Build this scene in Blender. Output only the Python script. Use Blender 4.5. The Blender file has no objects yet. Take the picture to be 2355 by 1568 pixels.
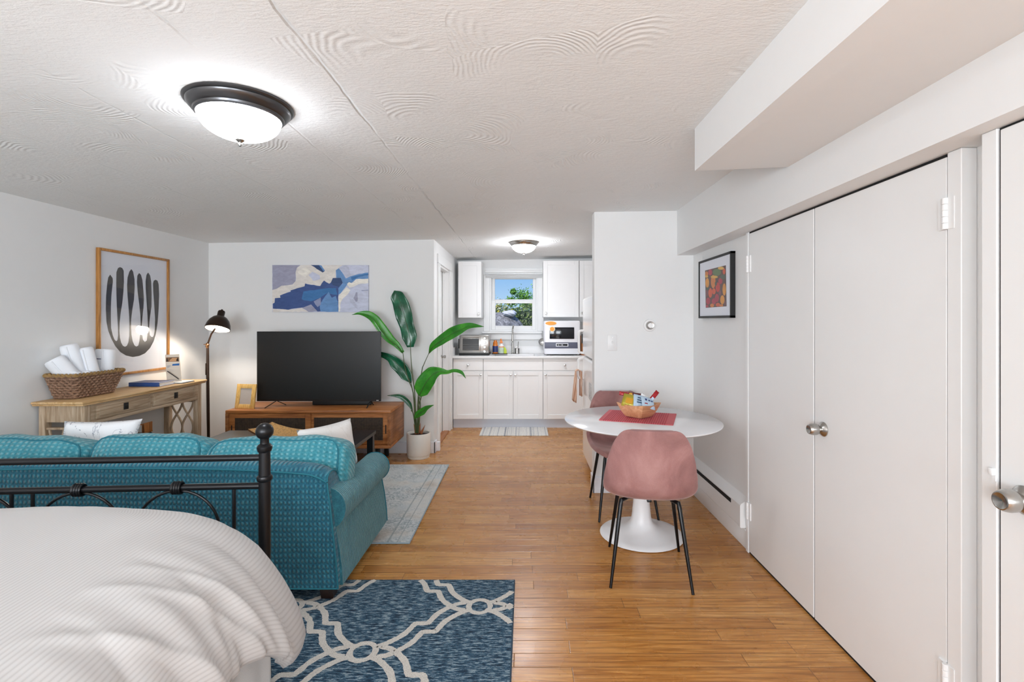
import bpy, bmesh, math, random
from mathutils import Vector, Matrix
random.seed(7)
PI = math.pi
scene = bpy.context.scene
COL = scene.collection

# ---------------------------------------------------------------- camera, world, lights, exposure
FPX, VX, VY, CH = 1132.0, 1207.0, 738.0, 1.394      # focal length in px, straight-ahead pixel, camera height
cam_d = bpy.data.cameras.new('camera'); cam = bpy.data.objects.new('camera', cam_d); COL.objects.link(cam)
cam.location = (0, 0, CH); cam.rotation_euler = (PI/2, 0, 0)
cam_d.sensor_width = 36; cam_d.lens = FPX/2355*36
cam_d.shift_x = -(VX-1177.5)/2355; cam_d.shift_y = -(784-VY)/2355
cam_d.clip_start = 0.02
scene.camera = cam

w = bpy.data.worlds.new('sky'); scene.world = w; w.use_nodes = True
wn = w.node_tree; bg = wn.nodes['Background']
tc = wn.nodes.new('ShaderNodeTexCoord'); sp = wn.nodes.new('ShaderNodeSeparateXYZ'); cr = wn.nodes.new('ShaderNodeValToRGB')
wn.links.new(tc.outputs['Generated'], sp.inputs[0]); wn.links.new(sp.outputs[2], cr.inputs[0]); wn.links.new(cr.outputs[0], bg.inputs[0])
cr.color_ramp.elements[0].position = 0.0; cr.color_ramp.elements[0].color = (.55, .76, .97, 1)
cr.color_ramp.elements[1].position = .45; cr.color_ramp.elements[1].color = (.13, .33, .80, 1)
_e = cr.color_ramp.elements.new(.09); _e.color = (.30, .56, .93, 1)
bg.inputs[1].default_value = 0.55

def lamp(name, kind, loc, energy, color=(1, 1, 1), rot=(0, 0, 0), **kw):
    d = bpy.data.lights.new(name, kind); d.energy = energy; d.color = color
    for k, v in kw.items(): setattr(d, k, v)
    o = bpy.data.objects.new(name, d); COL.objects.link(o); o.location = loc; o.rotation_euler = rot
    return o
lamp('sun', 'SUN', (0, -3, 9), 2.2, (1, .96, .9), (math.radians(47), 0, math.radians(-18)), angle=math.radians(0.6))
# fill lights added at the made-up rear windows, tilted up towards the ceiling
lamp('added_rear_fill', 'AREA', (-1.7, -2.46, 1.35), 92, (.89, .945, 1), (math.radians(106), 0, 0), shape='RECTANGLE', size=2.0, size_y=1.3)
lamp('added_rear_fill', 'AREA', (.45, -2.46, 1.35), 44, (.89, .945, 1), (math.radians(106), 0, 0), shape='RECTANGLE', size=1.2, size_y=1.3)
LIVING_E, KITCHEN_E, FLOORLAMP_W = 21.0, 60.0, 9.0

vs = scene.view_settings
vs.view_transform = 'Standard'; vs.look = 'None'; vs.gamma = 1; vs.use_curve_mapping = False; vs.exposure = 0.80
scene.display_settings.display_device = 'sRGB'
cy = scene.cycles
cy.use_denoising = True; cy.max_bounces = 10; cy.diffuse_bounces = 7; cy.glossy_bounces = 4; cy.transmission_bounces = 6
cy.sample_clamp_indirect = 4; cy.caustics_reflective = False; cy.caustics_refractive = False

# ---------------------------------------------------------------- helpers
def lin(h):
    h = h.lstrip('#'); out = []
    for i in (0, 2, 4):
        c = int(h[i:i+2], 16)/255
        out.append(c/12.92 if c <= .04045 else ((c+.055)/1.055)**2.4)
    return tuple(out)+(1,)

def P(x, y, Y): return Vector(((x-VX)*Y/FPX, Y, CH-(y-VY)*Y/FPX))
def PX(x, y, X):                       # where the view line of a pixel meets the wall plane X
    Y = FPX*X/(x-VX); return Vector((X, Y, CH-(y-VY)*Y/FPX))
def PZ(x, y, z):
    Y = FPX*(CH-z)/(y-VY); return Vector(((x-VX)*Y/FPX, Y, z))

class G:
    """small node-graph writer"""
    def __init__(s, name, base='#cccccc', rough=.5, metal=0, spec=None):
        s.m = bpy.data.materials.new(name); s.m.use_nodes = True; s.nt = s.m.node_tree
        s.b = s.nt.nodes['Principled BSDF']
        s.b.inputs['Base Color'].default_value = lin(base) if isinstance(base, str) else base
        s.b.inputs['Roughness'].default_value = rough; s.b.inputs['Metallic'].default_value = metal
        if spec is not None: s.b.inputs['Specular IOR Level'].default_value = spec
    def n(s, t, ins=None, **at):
        nd = s.nt.nodes.new('ShaderNode'+t)
        for k, v in at.items(): setattr(nd, k, v)
        for k, v in (ins or {}).items():
            if hasattr(v, 'is_output'): s.nt.links.new(v, nd.inputs[k])
            else: nd.inputs[k].default_value = v
        return nd
    def co(s, which='Object'): return s.n('TexCoord').outputs[which]
    def mp(s, v, scale=(1, 1, 1), loc=(0, 0, 0), rot=(0, 0, 0)):
        return s.n('Mapping', {'Vector': v, 'Scale': scale, 'Location': loc, 'Rotation': rot}).outputs[0]
    def ma(s, op, a, b=None, c=None):
        ins = {0: a}
        if b is not None: ins[1] = b
        if c is not None: ins[2] = c
        return s.n('Math', ins, operation=op).outputs[0]
    def noise(s, v, scale=5, detail=4, rough=.5, dist=0, out=0):
        return s.n('TexNoise', {'Vector': v, 'Scale': scale, 'Detail': detail, 'Roughness': rough, 'Distortion': dist}).outputs[out]
    def ramp(s, f, stops):
        r = s.n('ValToRGB', {0: f}); e = r.color_ramp.elements
        while len(e) < len(stops): e.new(.5)
        for el, (p, c) in zip(e, stops): el.position = p; el.color = lin(c) if isinstance(c, str) else (c, c, c, 1)
        return r.outputs[0]
    def mix(s, f, a, b, mode='MIX'):
        nd = s.n('Mix', data_type='RGBA', blend_type=mode)
        for i, v in ((0, f), (6, a), (7, b)):
            if hasattr(v, 'is_output'): s.nt.links.new(v, nd.inputs[i])
            else: nd.inputs[i].default_value = lin(v) if isinstance(v, str) else v
        return nd.outputs[2]
    def col(s, c): s.nt.links.new(c, s.b.inputs['Base Color']); return s
    def rough(s, c): s.nt.links.new(c, s.b.inputs['Roughness']); return s
    def bump(s, h, strength=.3, dist=.01):
        b = s.n('Bump', {'Height': h, 'Strength': strength, 'Distance': dist}); s.nt.links.new(b.outputs[0], s.b.inputs['Normal']); return s
    def set(s, **k):
        for a, v in k.items(): s.b.inputs[a.replace('_', ' ')].default_value = v
        return s

def plain(name, base, rough=.5, metal=0, nscale=40, nb=.05, var=.06, spec=None):
    g = G(name, base, rough, metal, spec); c = g.co()
    n1 = g.noise(c, nscale, 3)
    b = lin(base); d = tuple(x*(1-var*2) for x in b[:3])+(1,); l = tuple(min(1, x*(1+var)) for x in b[:3])+(1,)
    g.col(g.mix(g.noise(c, nscale*.12, 2), d, l))
    if nb: g.bump(n1, nb, .004)
    return g.m

M = {}
M['wall'] = plain('wall_paint', '#e1e2e2', .75, nscale=160, nb=.04, var=.006)
M['wall_r'] = plain('wall_paint_white', '#e4e5e5', .6, nscale=160, nb=.03, var=.006)
M['trimw'] = plain('white_gloss_paint', '#e6e7e7', .32, nscale=60, nb=.02, var=.01)
M['base'] = plain('baseboard_paint', '#e2e4ea', .35, nscale=60, nb=.02, var=.01)
M['cab'] = plain('cabinet_white', '#ececec', .35, nscale=60, nb=.01, var=.008)
M['kick'] = plain('toe_kick_paint', '#c3c6cf', .5, var=.01)
M['steel'] = plain('brushed_steel', '#b6b4b0', .25, 1, var=.05, nb=.01)
M['bronze'] = plain('dark_nickel', '#5a5a5c', .28, .9, var=.1, nb=0)
M['black'] = plain('black_metal', '#0c0d11', .32, .3, nb=.02, var=.05)
M['blackm'] = plain('black_matte', '#121212', .5, nb=0, var=.05)
M['dark'] = plain('dark_gap', '#101010', .8, nb=0)  # near-black; the door gaps use it in place of shade

# ceiling with trowelled swirls
g = G('ceiling_plaster', '#e8eaea', .8); c = g.co(); nz = g.noise(c, 1.4, 3, out=1)
cd = g.n('VectorMath', {0: c, 1: g.n('VectorMath', {0: nz, 3: .28}, operation='SCALE').outputs[0]}, operation='ADD').outputs[0]
cd = g.mp(cd, (1, 1, 0)); vn = g.n('TexVoronoi', {'Vector': cd, 'Scale': 2.3}); vo = vn.outputs[0]
dv_ = g.n('VectorMath', {0: cd, 1: vn.outputs[2]}, operation='SUBTRACT').outputs[0]
rd = g.n('VectorMath', {0: vn.outputs[1], 1: (.5, .5, .5)}, operation='SUBTRACT').outputs[0]
dt_ = g.n('VectorMath', {0: g.n('VectorMath', {0: dv_}, operation='NORMALIZE').outputs[0], 1: g.n('VectorMath', {0: g.mp(rd, (1, 1, 0))}, operation='NORMALIZE').outputs[0]}, operation='DOT_PRODUCT').outputs[1]
half = g.ma('MULTIPLY', g.ramp(dt_, [(.05, 0.0), (.35, 1.0)]), g.ramp(vo, [(.22, 0.0), (.3, 1.0)]))
rings = g.ma('MULTIPLY', g.ma('SINE', g.ma('MULTIPLY', g.ma('ADD', vo, g.ma('MULTIPLY', g.noise(c, 4, 2), .12)), 170)), half)
mask = g.ramp(g.noise(g.mp(c, (1, 1, 0), (3, 1, 0)), 2.1, 2), [(.34, 0.0), (.5, 1.0)])
sep = g.n('SeparateXYZ', {0: c})
wob = g.ma('ADD', sep.outputs[0], g.ma('MULTIPLY', g.noise(g.mp(c, (1, 1, 0)), 6, 3), .03))
seams = None
for sx, a in ((-.669, 1.0), (-1.015, .45), (-1.62, .25), (-2.25, .25), (-2.9, .2)):
    d = g.ma('ABSOLUTE', g.ma('SUBTRACT', wob, sx)); e = g.ma('MULTIPLY', g.ma('SUBTRACT', 1.0, g.ma('MINIMUM', g.ma('DIVIDE', d, .008), 1.0)), -4.0*a)
    seams = e if seams is None else g.ma('ADD', seams, e)
seams = g.ma('MULTIPLY', seams, g.ramp(g.noise(c, 2.3, 3), [(.42, .1), (.6, 1.0)]))
hgt = g.ma('ADD', g.ma('MULTIPLY', g.ma('MULTIPLY', rings, mask), .42), g.ma('MULTIPLY', g.noise(g.mp(c, (1, 2.4, 1)), 38, 5, .7), 1.3))
hgt = g.ma('ADD', g.ma('ADD', hgt, seams), g.ma('MULTIPLY', g.noise(c, 5, 3), 2.2))
g.bump(hgt, .7, .0035); M['ceil'] = g.m

# oak strip floor: boards run along X
def floorboards():
    g = G('oak_strip_floor', '#b5803f', .3); c = g.co(); s = g.n('SeparateXYZ', {0: c}); X, Y = s.outputs[0], s.outputs[1]
    W, L = .0826, .95
    yy = g.ma('DIVIDE', Y, W); row = g.ma('FLOOR', yy); fy = g.ma('FRACT', yy)
    r1 = g.n('TexWhiteNoise', {'W': row}, noise_dimensions='1D').outputs[0]
    xx = g.ma('ADD', g.ma('DIVIDE', X, L), g.ma('MULTIPLY', r1, 7.3)); pid = g.ma('FLOOR', xx); fx = g.ma('FRACT', xx)
    cmb = g.n('CombineXYZ', {0: row, 1: pid, 2: 0.0}).outputs[0]
    r2 = g.n('TexWhiteNoise', {'Vector': cmb}, noise_dimensions='3D')
    rv, rc = r2.outputs[0], r2.outputs[1]
    off = g.n('VectorMath', {0: rc, 1: (40, 40, 40)}, operation='MULTIPLY').outputs[0]
    gc = g.n('VectorMath', {0: g.mp(c, (1.1, 16, 1)), 1: off}, operation='ADD').outputs[0]
    grain = g.noise(gc, 2.6, 6, .62, 1.6)
    fine = g.noise(g.n('VectorMath', {0: g.mp(c, (3, 90, 1)), 1: off}, operation='ADD').outputs[0], 3, 4, .6)
    rings = g.n('TexWave', {'Vector': g.n('VectorMath', {0: g.mp(c, (.9, 10, 1)), 1: off}, operation='ADD').outputs[0], 'Scale': 1.3, 'Distortion': 9, 'Detail': 3, 'Detail Scale': 1.2}, bands_direction='Y').outputs[1]
    col = g.ramp(grain, [(.28, '#9a662f'), (.46, '#c08a4b'), (.6, '#d09d5e'), (.8, '#deb47c')])
    col = g.mix(g.ma('MULTIPLY', g.ramp(rings, [(.0, 1.0), (.25, .0)]), .5), col, '#8a6036')
    col = g.mix(g.ma('MULTIPLY', g.ramp(fine, [(.3, 1.0), (.5, .0)]), .35), col, '#9a7048')
    tint = g.ramp(rv, [(0, '#ccb088'), (.3, '#e4cda2'), (.6, '#f4e4c4'), (1, '#ffffff')])
    col = g.mix(.62, col, tint, 'MULTIPLY')
    gy = g.ma('MINIMUM', fy, g.ma('SUBTRACT', 1.0, fy)); gx = g.ma('MULTIPLY', g.ma('MINIMUM', fx, g.ma('SUBTRACT', 1.0, fx)), L/W)
    gap = g.ma('SUBTRACT', 1.0, g.ma('MINIMUM', g.ma('DIVIDE', g.ma('MINIMUM', gy, gx), .028), 1.0))
    col = g.mix(g.ma('MULTIPLY', gap, .75), col, '#3a2109')
    g.col(col)
    g.rough(g.ma('ADD', .2, g.ma('MULTIPLY', g.noise(c, 7, 3), .16)))
    g.bump(g.ma('SUBTRACT', g.ma('MULTIPLY', fine, .2), gap), .22, .002)
    return g.m
M['floor'] = floorboards()

def wood(name, dark, mid, light, axis=0, sc=1.0, rough=.45, dist=1.4):
    g = G(name, mid, rough); c = g.co()
    s = [22*sc]*3; s[axis] = 1.4*sc
    n1 = g.noise(g.mp(c, tuple(s)), 1.3, 6, .65, dist)
    s2 = [160*sc]*3; s2[axis] = 6*sc
    n2 = g.noise(g.mp(c, tuple(s2)), 1, 3)
    col = g.ramp(n1, [(.3, dark), (.5, mid), (.72, light)])
    g.col(g.mix(g.ma('MULTIPLY', g.ramp(n2, [(.35, 1.0), (.5, 0.0)]), .35), col, dark)); g.bump(n2, .12, .001)
    return g.m
M['walnut_x'] = wood('acacia_wood', '#7d4820', '#ab6c38', '#c98b54', 0)
M['walnut_z'] = wood('acacia_wood_upright', '#7d4820', '#ab6c38', '#c98b54', 2)
M['walnut_y'] = wood('acacia_wood_side', '#6e4124', '#9b6338', '#bd8251', 1, .7)
M['desk_y'] = wood('washed_wood', '#8d7458', '#b39d83', '#cdbca5', 1, 1, .6)
M['desk_z'] = wood('washed_wood_upright', '#8d7458', '#b39d83', '#cdbca5', 2, 1, .6)
M['desk_top'] = wood('washed_wood_top', '#a8824f', '#c9a473', '#dcc097', 1, 1, .5)
M['oakframe'] = wood('oak_frame_wood', '#8a5a25', '#b07a3c', '#cf9a58', 2, 2, .4)
M['goldframe'] = wood('mango_frame_wood', '#b98a3c', '#dcb368', '#f0d08c', 2, 2.4, .45)
M['bowlwood'] = wood('pale_bowl_wood', '#bd875f', '#d6a37a', '#e6bd98', 0, .8, .4)
M['darktable'] = plain('black_stained_wood', '#1d1c1f', .35, nscale=30, nb=.03, var=.1)
M['darkleg'] = wood('espresso_leg', '#150b07', '#22120b', '#2e1a10', 2, 1, .35)
M['redwood'] = wood('threshold_wood', '#7a4418', '#a5642a', '#bd7d3f', 1, 1, .35)

class MB:
    def __init__(s): s.bm = bmesh.new()
    def _merge(s, t, mi=0, M4=None):
        if M4 is not None: bmesh.ops.transform(t, matrix=M4, verts=t.verts)
        for f in t.faces: f.material_index = mi
        me = bpy.data.meshes.new('tmp'); t.to_mesh(me); t.free(); s.bm.from_mesh(me); bpy.data.meshes.remove(me); return s
    def box(s, x0, x1, y0, y1, z0, z1, r=0, seg=2, mi=0, M4=None):
        t = bmesh.new(); bmesh.ops.create_cube(t, size=1)
        for v in t.verts: v.co = Vector(((x0+x1)/2+v.co.x*(x1-x0), (y0+y1)/2+v.co.y*(y1-y0), (z0+z1)/2+v.co.z*(z1-z0)))
        if r: bmesh.ops.bevel(t, geom=t.edges[:], offset=r, segments=seg, profile=.5, affect='EDGES')
        return s._merge(t, mi, M4)
    def lathe(s, prof, c=(0, 0, 0), seg=32, mi=0, M4=None):
        t = bmesh.new(); rings = []
        for r, z in prof:
            if r < 1e-6: rings.append([t.verts.new((0, 0, z))])
            else: rings.append([t.verts.new((r*math.cos(2*PI*k/seg), r*math.sin(2*PI*k/seg), z)) for k in range(seg)])
        for a, b in zip(rings, rings[1:]):
            for k in range(seg):
                k2 = (k+1) % seg
                vs_ = [a[k % len(a)], a[k2 % len(a)], b[k2 % len(b)], b[k % len(b)]]
                u = []
                for v in vs_:
                    if v not in u: u.append(v)
                if len(u) > 2: t.faces.new(u)
        for rg in (rings[0], rings[-1]):
            if len(rg) > 2: t.faces.new(rg)
        bmesh.ops.recalc_face_normals(t, faces=t.faces)
        m = Matrix.Translation(c)
        if M4 is not None: m = m @ M4
        return s._merge(t, mi, m)
    def tube(s, pts, r, seg=10, mi=0, closed=False, flat=None):
        t = bmesh.new(); pts = [Vector(p) for p in pts]; n = len(pts)
        rr = r if isinstance(r, (list, tuple)) else [r]*n
        rings = []; up = None
        for i, p in enumerate(pts):
            if closed: d = pts[(i+1) % n]-pts[i-1]
            else: d = pts[min(i+1, n-1)]-pts[max(i-1, 0)]
            d.normalize()
            if up is None:
                up = Vector((0, 0, 1)) if abs(d.z) < .9 else Vector((1, 0, 0))
            a = d.cross(up)
            if a.length < 1e-5: a = d.orthogonal()
            a.normalize(); b = a.cross(d).normalized(); up = b
            fl = flat or 1
            rings.append([t.verts.new(p+rr[i]*(math.cos(2*PI*k/seg)*a+fl*math.sin(2*PI*k/seg)*b)) for k in range(seg)])
        prs = list(zip(rings, rings[1:]))+([(rings[-1], rings[0])] if closed else [])
        for A, B in prs:
            for k in range(seg): t.faces.new([A[k], A[(k+1) % seg], B[(k+1) % seg], B[k]])
        if not closed: t.faces.new(rings[0]); t.faces.new(rings[-1])
        bmesh.ops.recalc_face_normals(t, faces=t.faces)
        return s._merge(t, mi)
    def prism(s, poly, vec, mi=0):
        """poly: list of 3D points (planar), extruded along vec"""
        t = bmesh.new(); a = [t.verts.new(Vector(p)) for p in poly]; b = [t.verts.new(Vector(p)+Vector(vec)) for p in poly]
        t.faces.new(a); t.faces.new(b[::-1]); n = len(a)
        for k in range(n): t.faces.new([a[k], b[k], b[(k+1) % n], a[(k+1) % n]])
        bmesh.ops.recalc_face_normals(t, faces=t.faces)
        return s._merge(t, mi)
    def face(s, poly, mi=0):
        t = bmesh.new(); t.faces.new([t.verts.new(Vector(p)) for p in poly]); return s._merge(t, mi)
    def grid(s, nu, nv, f, mi=0, cu=False, uv=False):
        t = bmesh.new(); vv = [[t.verts.new(f(i/(nu if cu else nu-1), j/(nv-1))) for j in range(nv)] for i in range(nu)]
        for i in range(nu if cu else nu-1):
            i2 = (i+1) % nu
            for j in range(nv-1): t.faces.new([vv[i][j], vv[i2][j], vv[i2][j+1], vv[i][j+1]])
        return s._merge(t, mi)
    def clean(s, d=1e-5):
        bmesh.ops.remove_doubles(s.bm, verts=s.bm.verts, dist=d); bmesh.ops.recalc_face_normals(s.bm, faces=s.bm.faces); return s
    def build(s, name, mats, parent=None, smooth=True, ang=35, label=None, kind=None):
        o_ = Vector(parent.get('_o', (0, 0, 0))) if parent else Vector((0, 0, 0))
        if o_.length: bmesh.ops.translate(s.bm, verts=s.bm.verts, vec=-o_)
        me = bpy.data.meshes.new(name); s.bm.to_mesh(me); s.bm.free()
        for m in (mats if isinstance(mats, (list, tuple)) else [mats]): me.materials.append(M[m] if isinstance(m, str) else m)
        if smooth:
            for p in me.polygons: p.use_smooth = True
            me.set_sharp_from_angle(angle=math.radians(ang))
        o = bpy.data.objects.new(name, me); COL.objects.link(o)
        if parent: o.parent = parent; o['_o'] = tuple(o_)
        if label: o['label'] = label
        if kind: o['kind'] = kind
        return o

def thing(name, label, cat, loc=(0, 0, 0), group=None):
    o = bpy.data.objects.new(name, None); COL.objects.link(o); o.location = loc; o['_o'] = tuple(loc)
    o.empty_display_size = .05; o['label'] = label; o['category'] = cat
    if group: o['group'] = group
    return o
def tag(o, label, cat, group=None, kind=None):
    o['label'] = label; o['category'] = cat
    if group: o['group'] = group
    if kind: o['kind'] = kind
    return o
def copy_tree(o, parent=None):
    c = o.copy(); COL.objects.link(c)
    if parent: c.parent = parent
    for ch in [k for k in bpy.data.objects if k.parent == o]: copy_tree(ch, c)
    return c
def struct(mb, name, m, parent=None, smooth=False):
    return mb.build(name, m, parent, smooth, kind=None if parent else 'structure')
def sthing(name, loc=(0, 0, 0)):
    o = bpy.data.objects.new(name, None); COL.objects.link(o); o.location = loc; o['_o'] = tuple(loc); o['kind'] = 'structure'; o.empty_display_size = .05
    return o
def arc(a, b, n): return [a+(b-a)*i/(n-1) for i in range(n)]
def smooth_path(pts, n=24):
    """Catmull-Rom through pts"""
    pts = [Vector(p) for p in pts]; q = [pts[0]*2-pts[1]]+pts+[pts[-1]*2-pts[-2]]; out = []
    m = len(pts)-1
    for i in range(n):
        t = i/(n-1)*m; k = min(int(t), m-1); t -= k; p0, p1, p2, p3 = q[k:k+4]
        out.append(.5*((2*p1)+(p2-p0)*t+(2*p0-5*p1+4*p2-p3)*t*t+(3*p1-p0-3*p2+p3)*t**3))
    return out
def lerp1(xs, ys, x):
    if x <= xs[0]: return ys[0]
    for a, b, c, d in zip(xs, xs[1:], ys, ys[1:]):
        if x <= b: return c+(d-c)*(x-a)/(b-a)
    return ys[-1]
def zc(X): return 2.217+.0158*(X+3.34)       # the ceiling is a little out of level

# ---------------------------------------------------------------- room shell
XL, YB, XK, YK, XR = -3.34, 5.2, -.96, 7.0, 1.371
struct(MB().box(XL-.1, 1.9, -2.7, YK+.1, -.12, 0), 'floor', 'floor')
def ceil_mesh():
    mb = MB(); t = bmesh.new(); x0, x1, y0, y1 = XL-.1, 1.9, -2.7, YK+.1
    vs_ = [t.verts.new((x, y, zc(x)+dz)) for dz in (0, .12) for x, y in ((x0, y0), (x1, y0), (x1, y1), (x0, y1))]
    for f in ((0, 1, 2, 3), (4, 5, 6, 7), (0, 1, 5, 4), (1, 2, 6, 5), (2, 3, 7, 6), (3, 0, 4, 7)): t.faces.new([vs_[i] for i in f])
    bmesh.ops.recalc_face_normals(t, faces=t.faces); mb._merge(t); return mb
struct(ceil_mesh(), 'ceiling', 'ceil')
WH = 2.2
def wz(X): return zc(X)+.02
struct(MB().box(XL-.12, XL, -2.6, YB+.12, 0, wz(XL)), 'wall_left', 'wall')
struct(MB().box(XL, XK, YB, YB+.12, 0, wz(XL)+.02), 'wall_back', 'wall')
# kitchen left wall with the doorway (opening Y 5.50..6.24, z 0..2.03)
struct(MB().box(XK-.12, XK, YB+.12, 5.5, 0, wz(XK)).box(XK-.12, XK, 6.24, YK+.15, 0, wz(XK)).box(XK-.12, XK, 5.5, 6.24, 2.03, wz(XK)), 'wall_kitchen_left', 'wall_r')
# kitchen back wall with window hole X -.50..0.17, z 1.24..2.06
wx0, wx1, wz0, wz1 = -.50, .185, 1.25, 2.055
struct(MB().box(XK, wx0, YK, YK+.15, 0, wz(XK)).box(wx1, 1.6, YK, YK+.15, 0, wz(0)).box(wx0, wx1, YK, YK+.15, 0, wz0).box(wx0, wx1, YK, YK+.15, wz1, wz(0)), 'wall_kitchen_back', 'wall')
struct(MB().box(.565, XR+.13, 4.0, 4.13, 0, wz(.9)), 'wall_pier', 'wall')
struct(MB().box(1.5, 1.62, 4.13, YK+.15, 0, wz(1.5)), 'wall_kitchen_right', 'wall_r')
struct(MB().box(XR, XR+.13, 2.975, 4.0, 0, wz(XR)).box(XR+.02, XR+.13, 1.43, 2.975, 0, wz(XR)).box(XR, XR+.13, -2.6, 1.43, 0, wz(XR)), 'wall_right', 'wall_r')
# rear wall with openings for the two added windows
struct(MB().box(XL-.12, -2.75, -2.62, -2.5, 0, wz(XL)).box(-.65, -.2, -2.62, -2.5, 0, wz(-1)).box(1.1, XR+.13, -2.62, -2.5, 0, wz(XR))
       .box(-2.75, -.65, -2.62, -2.5, 0, .65).box(-.2, 1.1, -2.62, -2.5, 0, .65).box(-2.75, -.65, -2.62, -2.5, 2.05, wz(-1.5)).box(-.2, 1.1, -2.62, -2.5, 2.05, wz(0)), 'wall_rear', 'wall')
# soffit over the closet doors and boxed beam on the ceiling
struct(MB().box(1.237, XR+.13, -2.5, 4.0, 1.928, wz(1.4)), 'wall_soffit', 'wall_r')
def beam():
    t = bmesh.new(); a = (.785, 2.274, 2.087); b = (1.237, 2.314, 2.118); c_ = (1.237, -2.5, 2.088); d = (.785, -2.5, 2.078)
    lo = [t.verts.new(p) for p in (a, b, c_, d)]; hi = [t.verts.new((p[0], p[1], zc(p[0])+.02)) for p in (a, b, c_, d)]
    t.faces.new(lo); t.faces.new(hi)
    for k in range(4): t.faces.new([lo[k], lo[(k+1) % 4], hi[(k+1) % 4], hi[k]])
    bmesh.ops.recalc_face_normals(t, faces=t.faces); mb = MB(); mb._merge(t); return mb
struct(beam(), 'wall_beam', 'wall_r')
# baseboards
def bboard(x0, x1, y0, y1, h=.11): return MB().box(x0, x1, y0, y1, 0, h, .004)
struct(bboard(XL, XL+.014, -2.5, YB), 'baseboard_left', 'base')
struct(MB().box(XL+.014, XK+.016, YB-.016, YB, 0, .12, .004).box(XK, XK+.016, YB-.016, 5.30, 0, .12, .004).box(XK, XK+.05, 5.27, 5.31, 0, .10, .006), 'baseboard_back', 'base')
struct(MB().box(.551, 1.30, 3.984, 4.0, 0, .13, .004).box(.551, .565, 3.984, 4.13, 0, .13, .004), 'baseboard_pier', 'base')
struct(MB().box(XK, XK+.016, 6.36, 6.44, 0, .13, .004), 'baseboard_kitchen', 'base')

# kitchen doorway: casing, jambs and closed white door
d1 = sthing('door_1', (XK, 5.87, 0))
struct(MB().box(XK, XK+.018, 5.38, 5.5, 0, 2.03, .004).box(XK, XK+.018, 6.24, 6.36, 0, 2.03, .004).box(XK, XK+.0195, 5.379, 6.361, 2.031, 2.132, .004)
       .box(XK+.017, XK+.028, 5.382, 5.405, 0, 2.028).box(XK+.017, XK+.028, 6.335, 6.358, 0, 2.028), 'door_casing', 'trimw', d1)
struct(MB().box(XK-.12, XK, 5.5, 5.52, 0, 2.03).box(XK-.12, XK, 6.22, 6.24, 0, 2.03).box(XK-.12, XK, 5.52, 6.22, 2.01, 2.03).box(XK-.075, XK-.06, 6.19, 6.22, 0, 2.01), 'door_jamb', 'trimw', d1)
struct(MB().box(XK-.115, XK-.08, 5.52, 6.22, .01, 2.01, .003).box(XK-.08, XK-.072, 5.60, 6.14, .2, .95, .006).box(XK-.08, XK-.072, 5.60, 6.14, 1.1, 1.9, .006), 'door_panel', 'trimw', d1)
struct(MB().box(XK-.12, XK+.005, 5.52, 6.22, 0, .012, .003), 'door_threshold', 'redwood', d1)
MB().lathe([(0, 0), (.02, 0), (.02, .01), (.012, .02), (.02, .04), (.018, .055), (0, .06)], (XK-.08, 6.12, .95), 20, M4=Matrix.Rotation(PI/2, 4, 'Y')).build('door_knob', 'steel', d1)

# closet double door on the right and its frame
XD = 1.345
def hinge(mb, X, Y, z0, z1):
    n = 5; h = (z1-z0)/n
    for i in range(n): mb.lathe([(0, 0), (.008, 0), (.009, .001), (.009, h-.0015), (.008, h-.0005), (0, h-.0005)], (X-.008, Y, z0+i*h), 14)
    mb.box(X-.0062, X+.002, Y-.03, Y-.004, z0, z1); mb.box(X-.0062, X+.002, Y+.004, Y+.03, z0, z1)
    return mb
def knob(parent, X, Y, z, sc=1.0):
    R = Matrix.Rotation(-PI/2, 4, 'Y')
    k = MB().lathe([(0, 0), (.033*sc, 0), (.033*sc, .004), (.026*sc, .012), (.014*sc, .02), (.013*sc, .028), (0, .028)], (X, Y, z), 32, M4=R).build('knob_rosette', 'steel', parent)
    MB().lathe([(0, .02), (.014*sc, .02), (.022*sc, .027), (.0255*sc, .036), (.0262*sc, .048), (.024*sc, .06), (.0205*sc, .068), (.018*sc, .069), (.004, .061), (0, .061)], (X, Y, z), 32, M4=R).build('knob_grip', 'steel', k)
y_l, y_m, y_r = 2.955, 2.289, 1.566
d2 = sthing('door_2', (XD, 2.3, 0))
for nm, a, b in (('door_leaf', y_m+.004, y_l-.002), ('door_leaf', y_r+.004, y_m-.004)):
    lf = struct(MB().box(XD, XD+.03, a, b, .012, 1.917, .002, 1), nm, 'trimw', d2)
    if a > 2: hs = (y_l+.001,)
    else:
        hs = (y_r,); knob(lf, XD, 2.215, .907)
    for hy in hs:
        for z0 in (1.685, .205): hinge(MB(), XD, hy, z0, z0+.1).build('hinge', 'trimw', lf)
struct(MB().box(XD-.004, XD+.03, y_l+.003, y_l+.033, 0, 1.927, .002, 1).box(XD-.004, XD+.045, 1.512, y_r-.003, 0, 1.927, .002, 1), 'door_frame', 'trimw', d2)
struct(MB().box(XD+.005, XD+.02, y_r-.002, y_l+.002, .0, 1.927), 'door_gap_shade', 'dark', d2)  # near-black sheet standing in for shade in the leaf gaps
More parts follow.
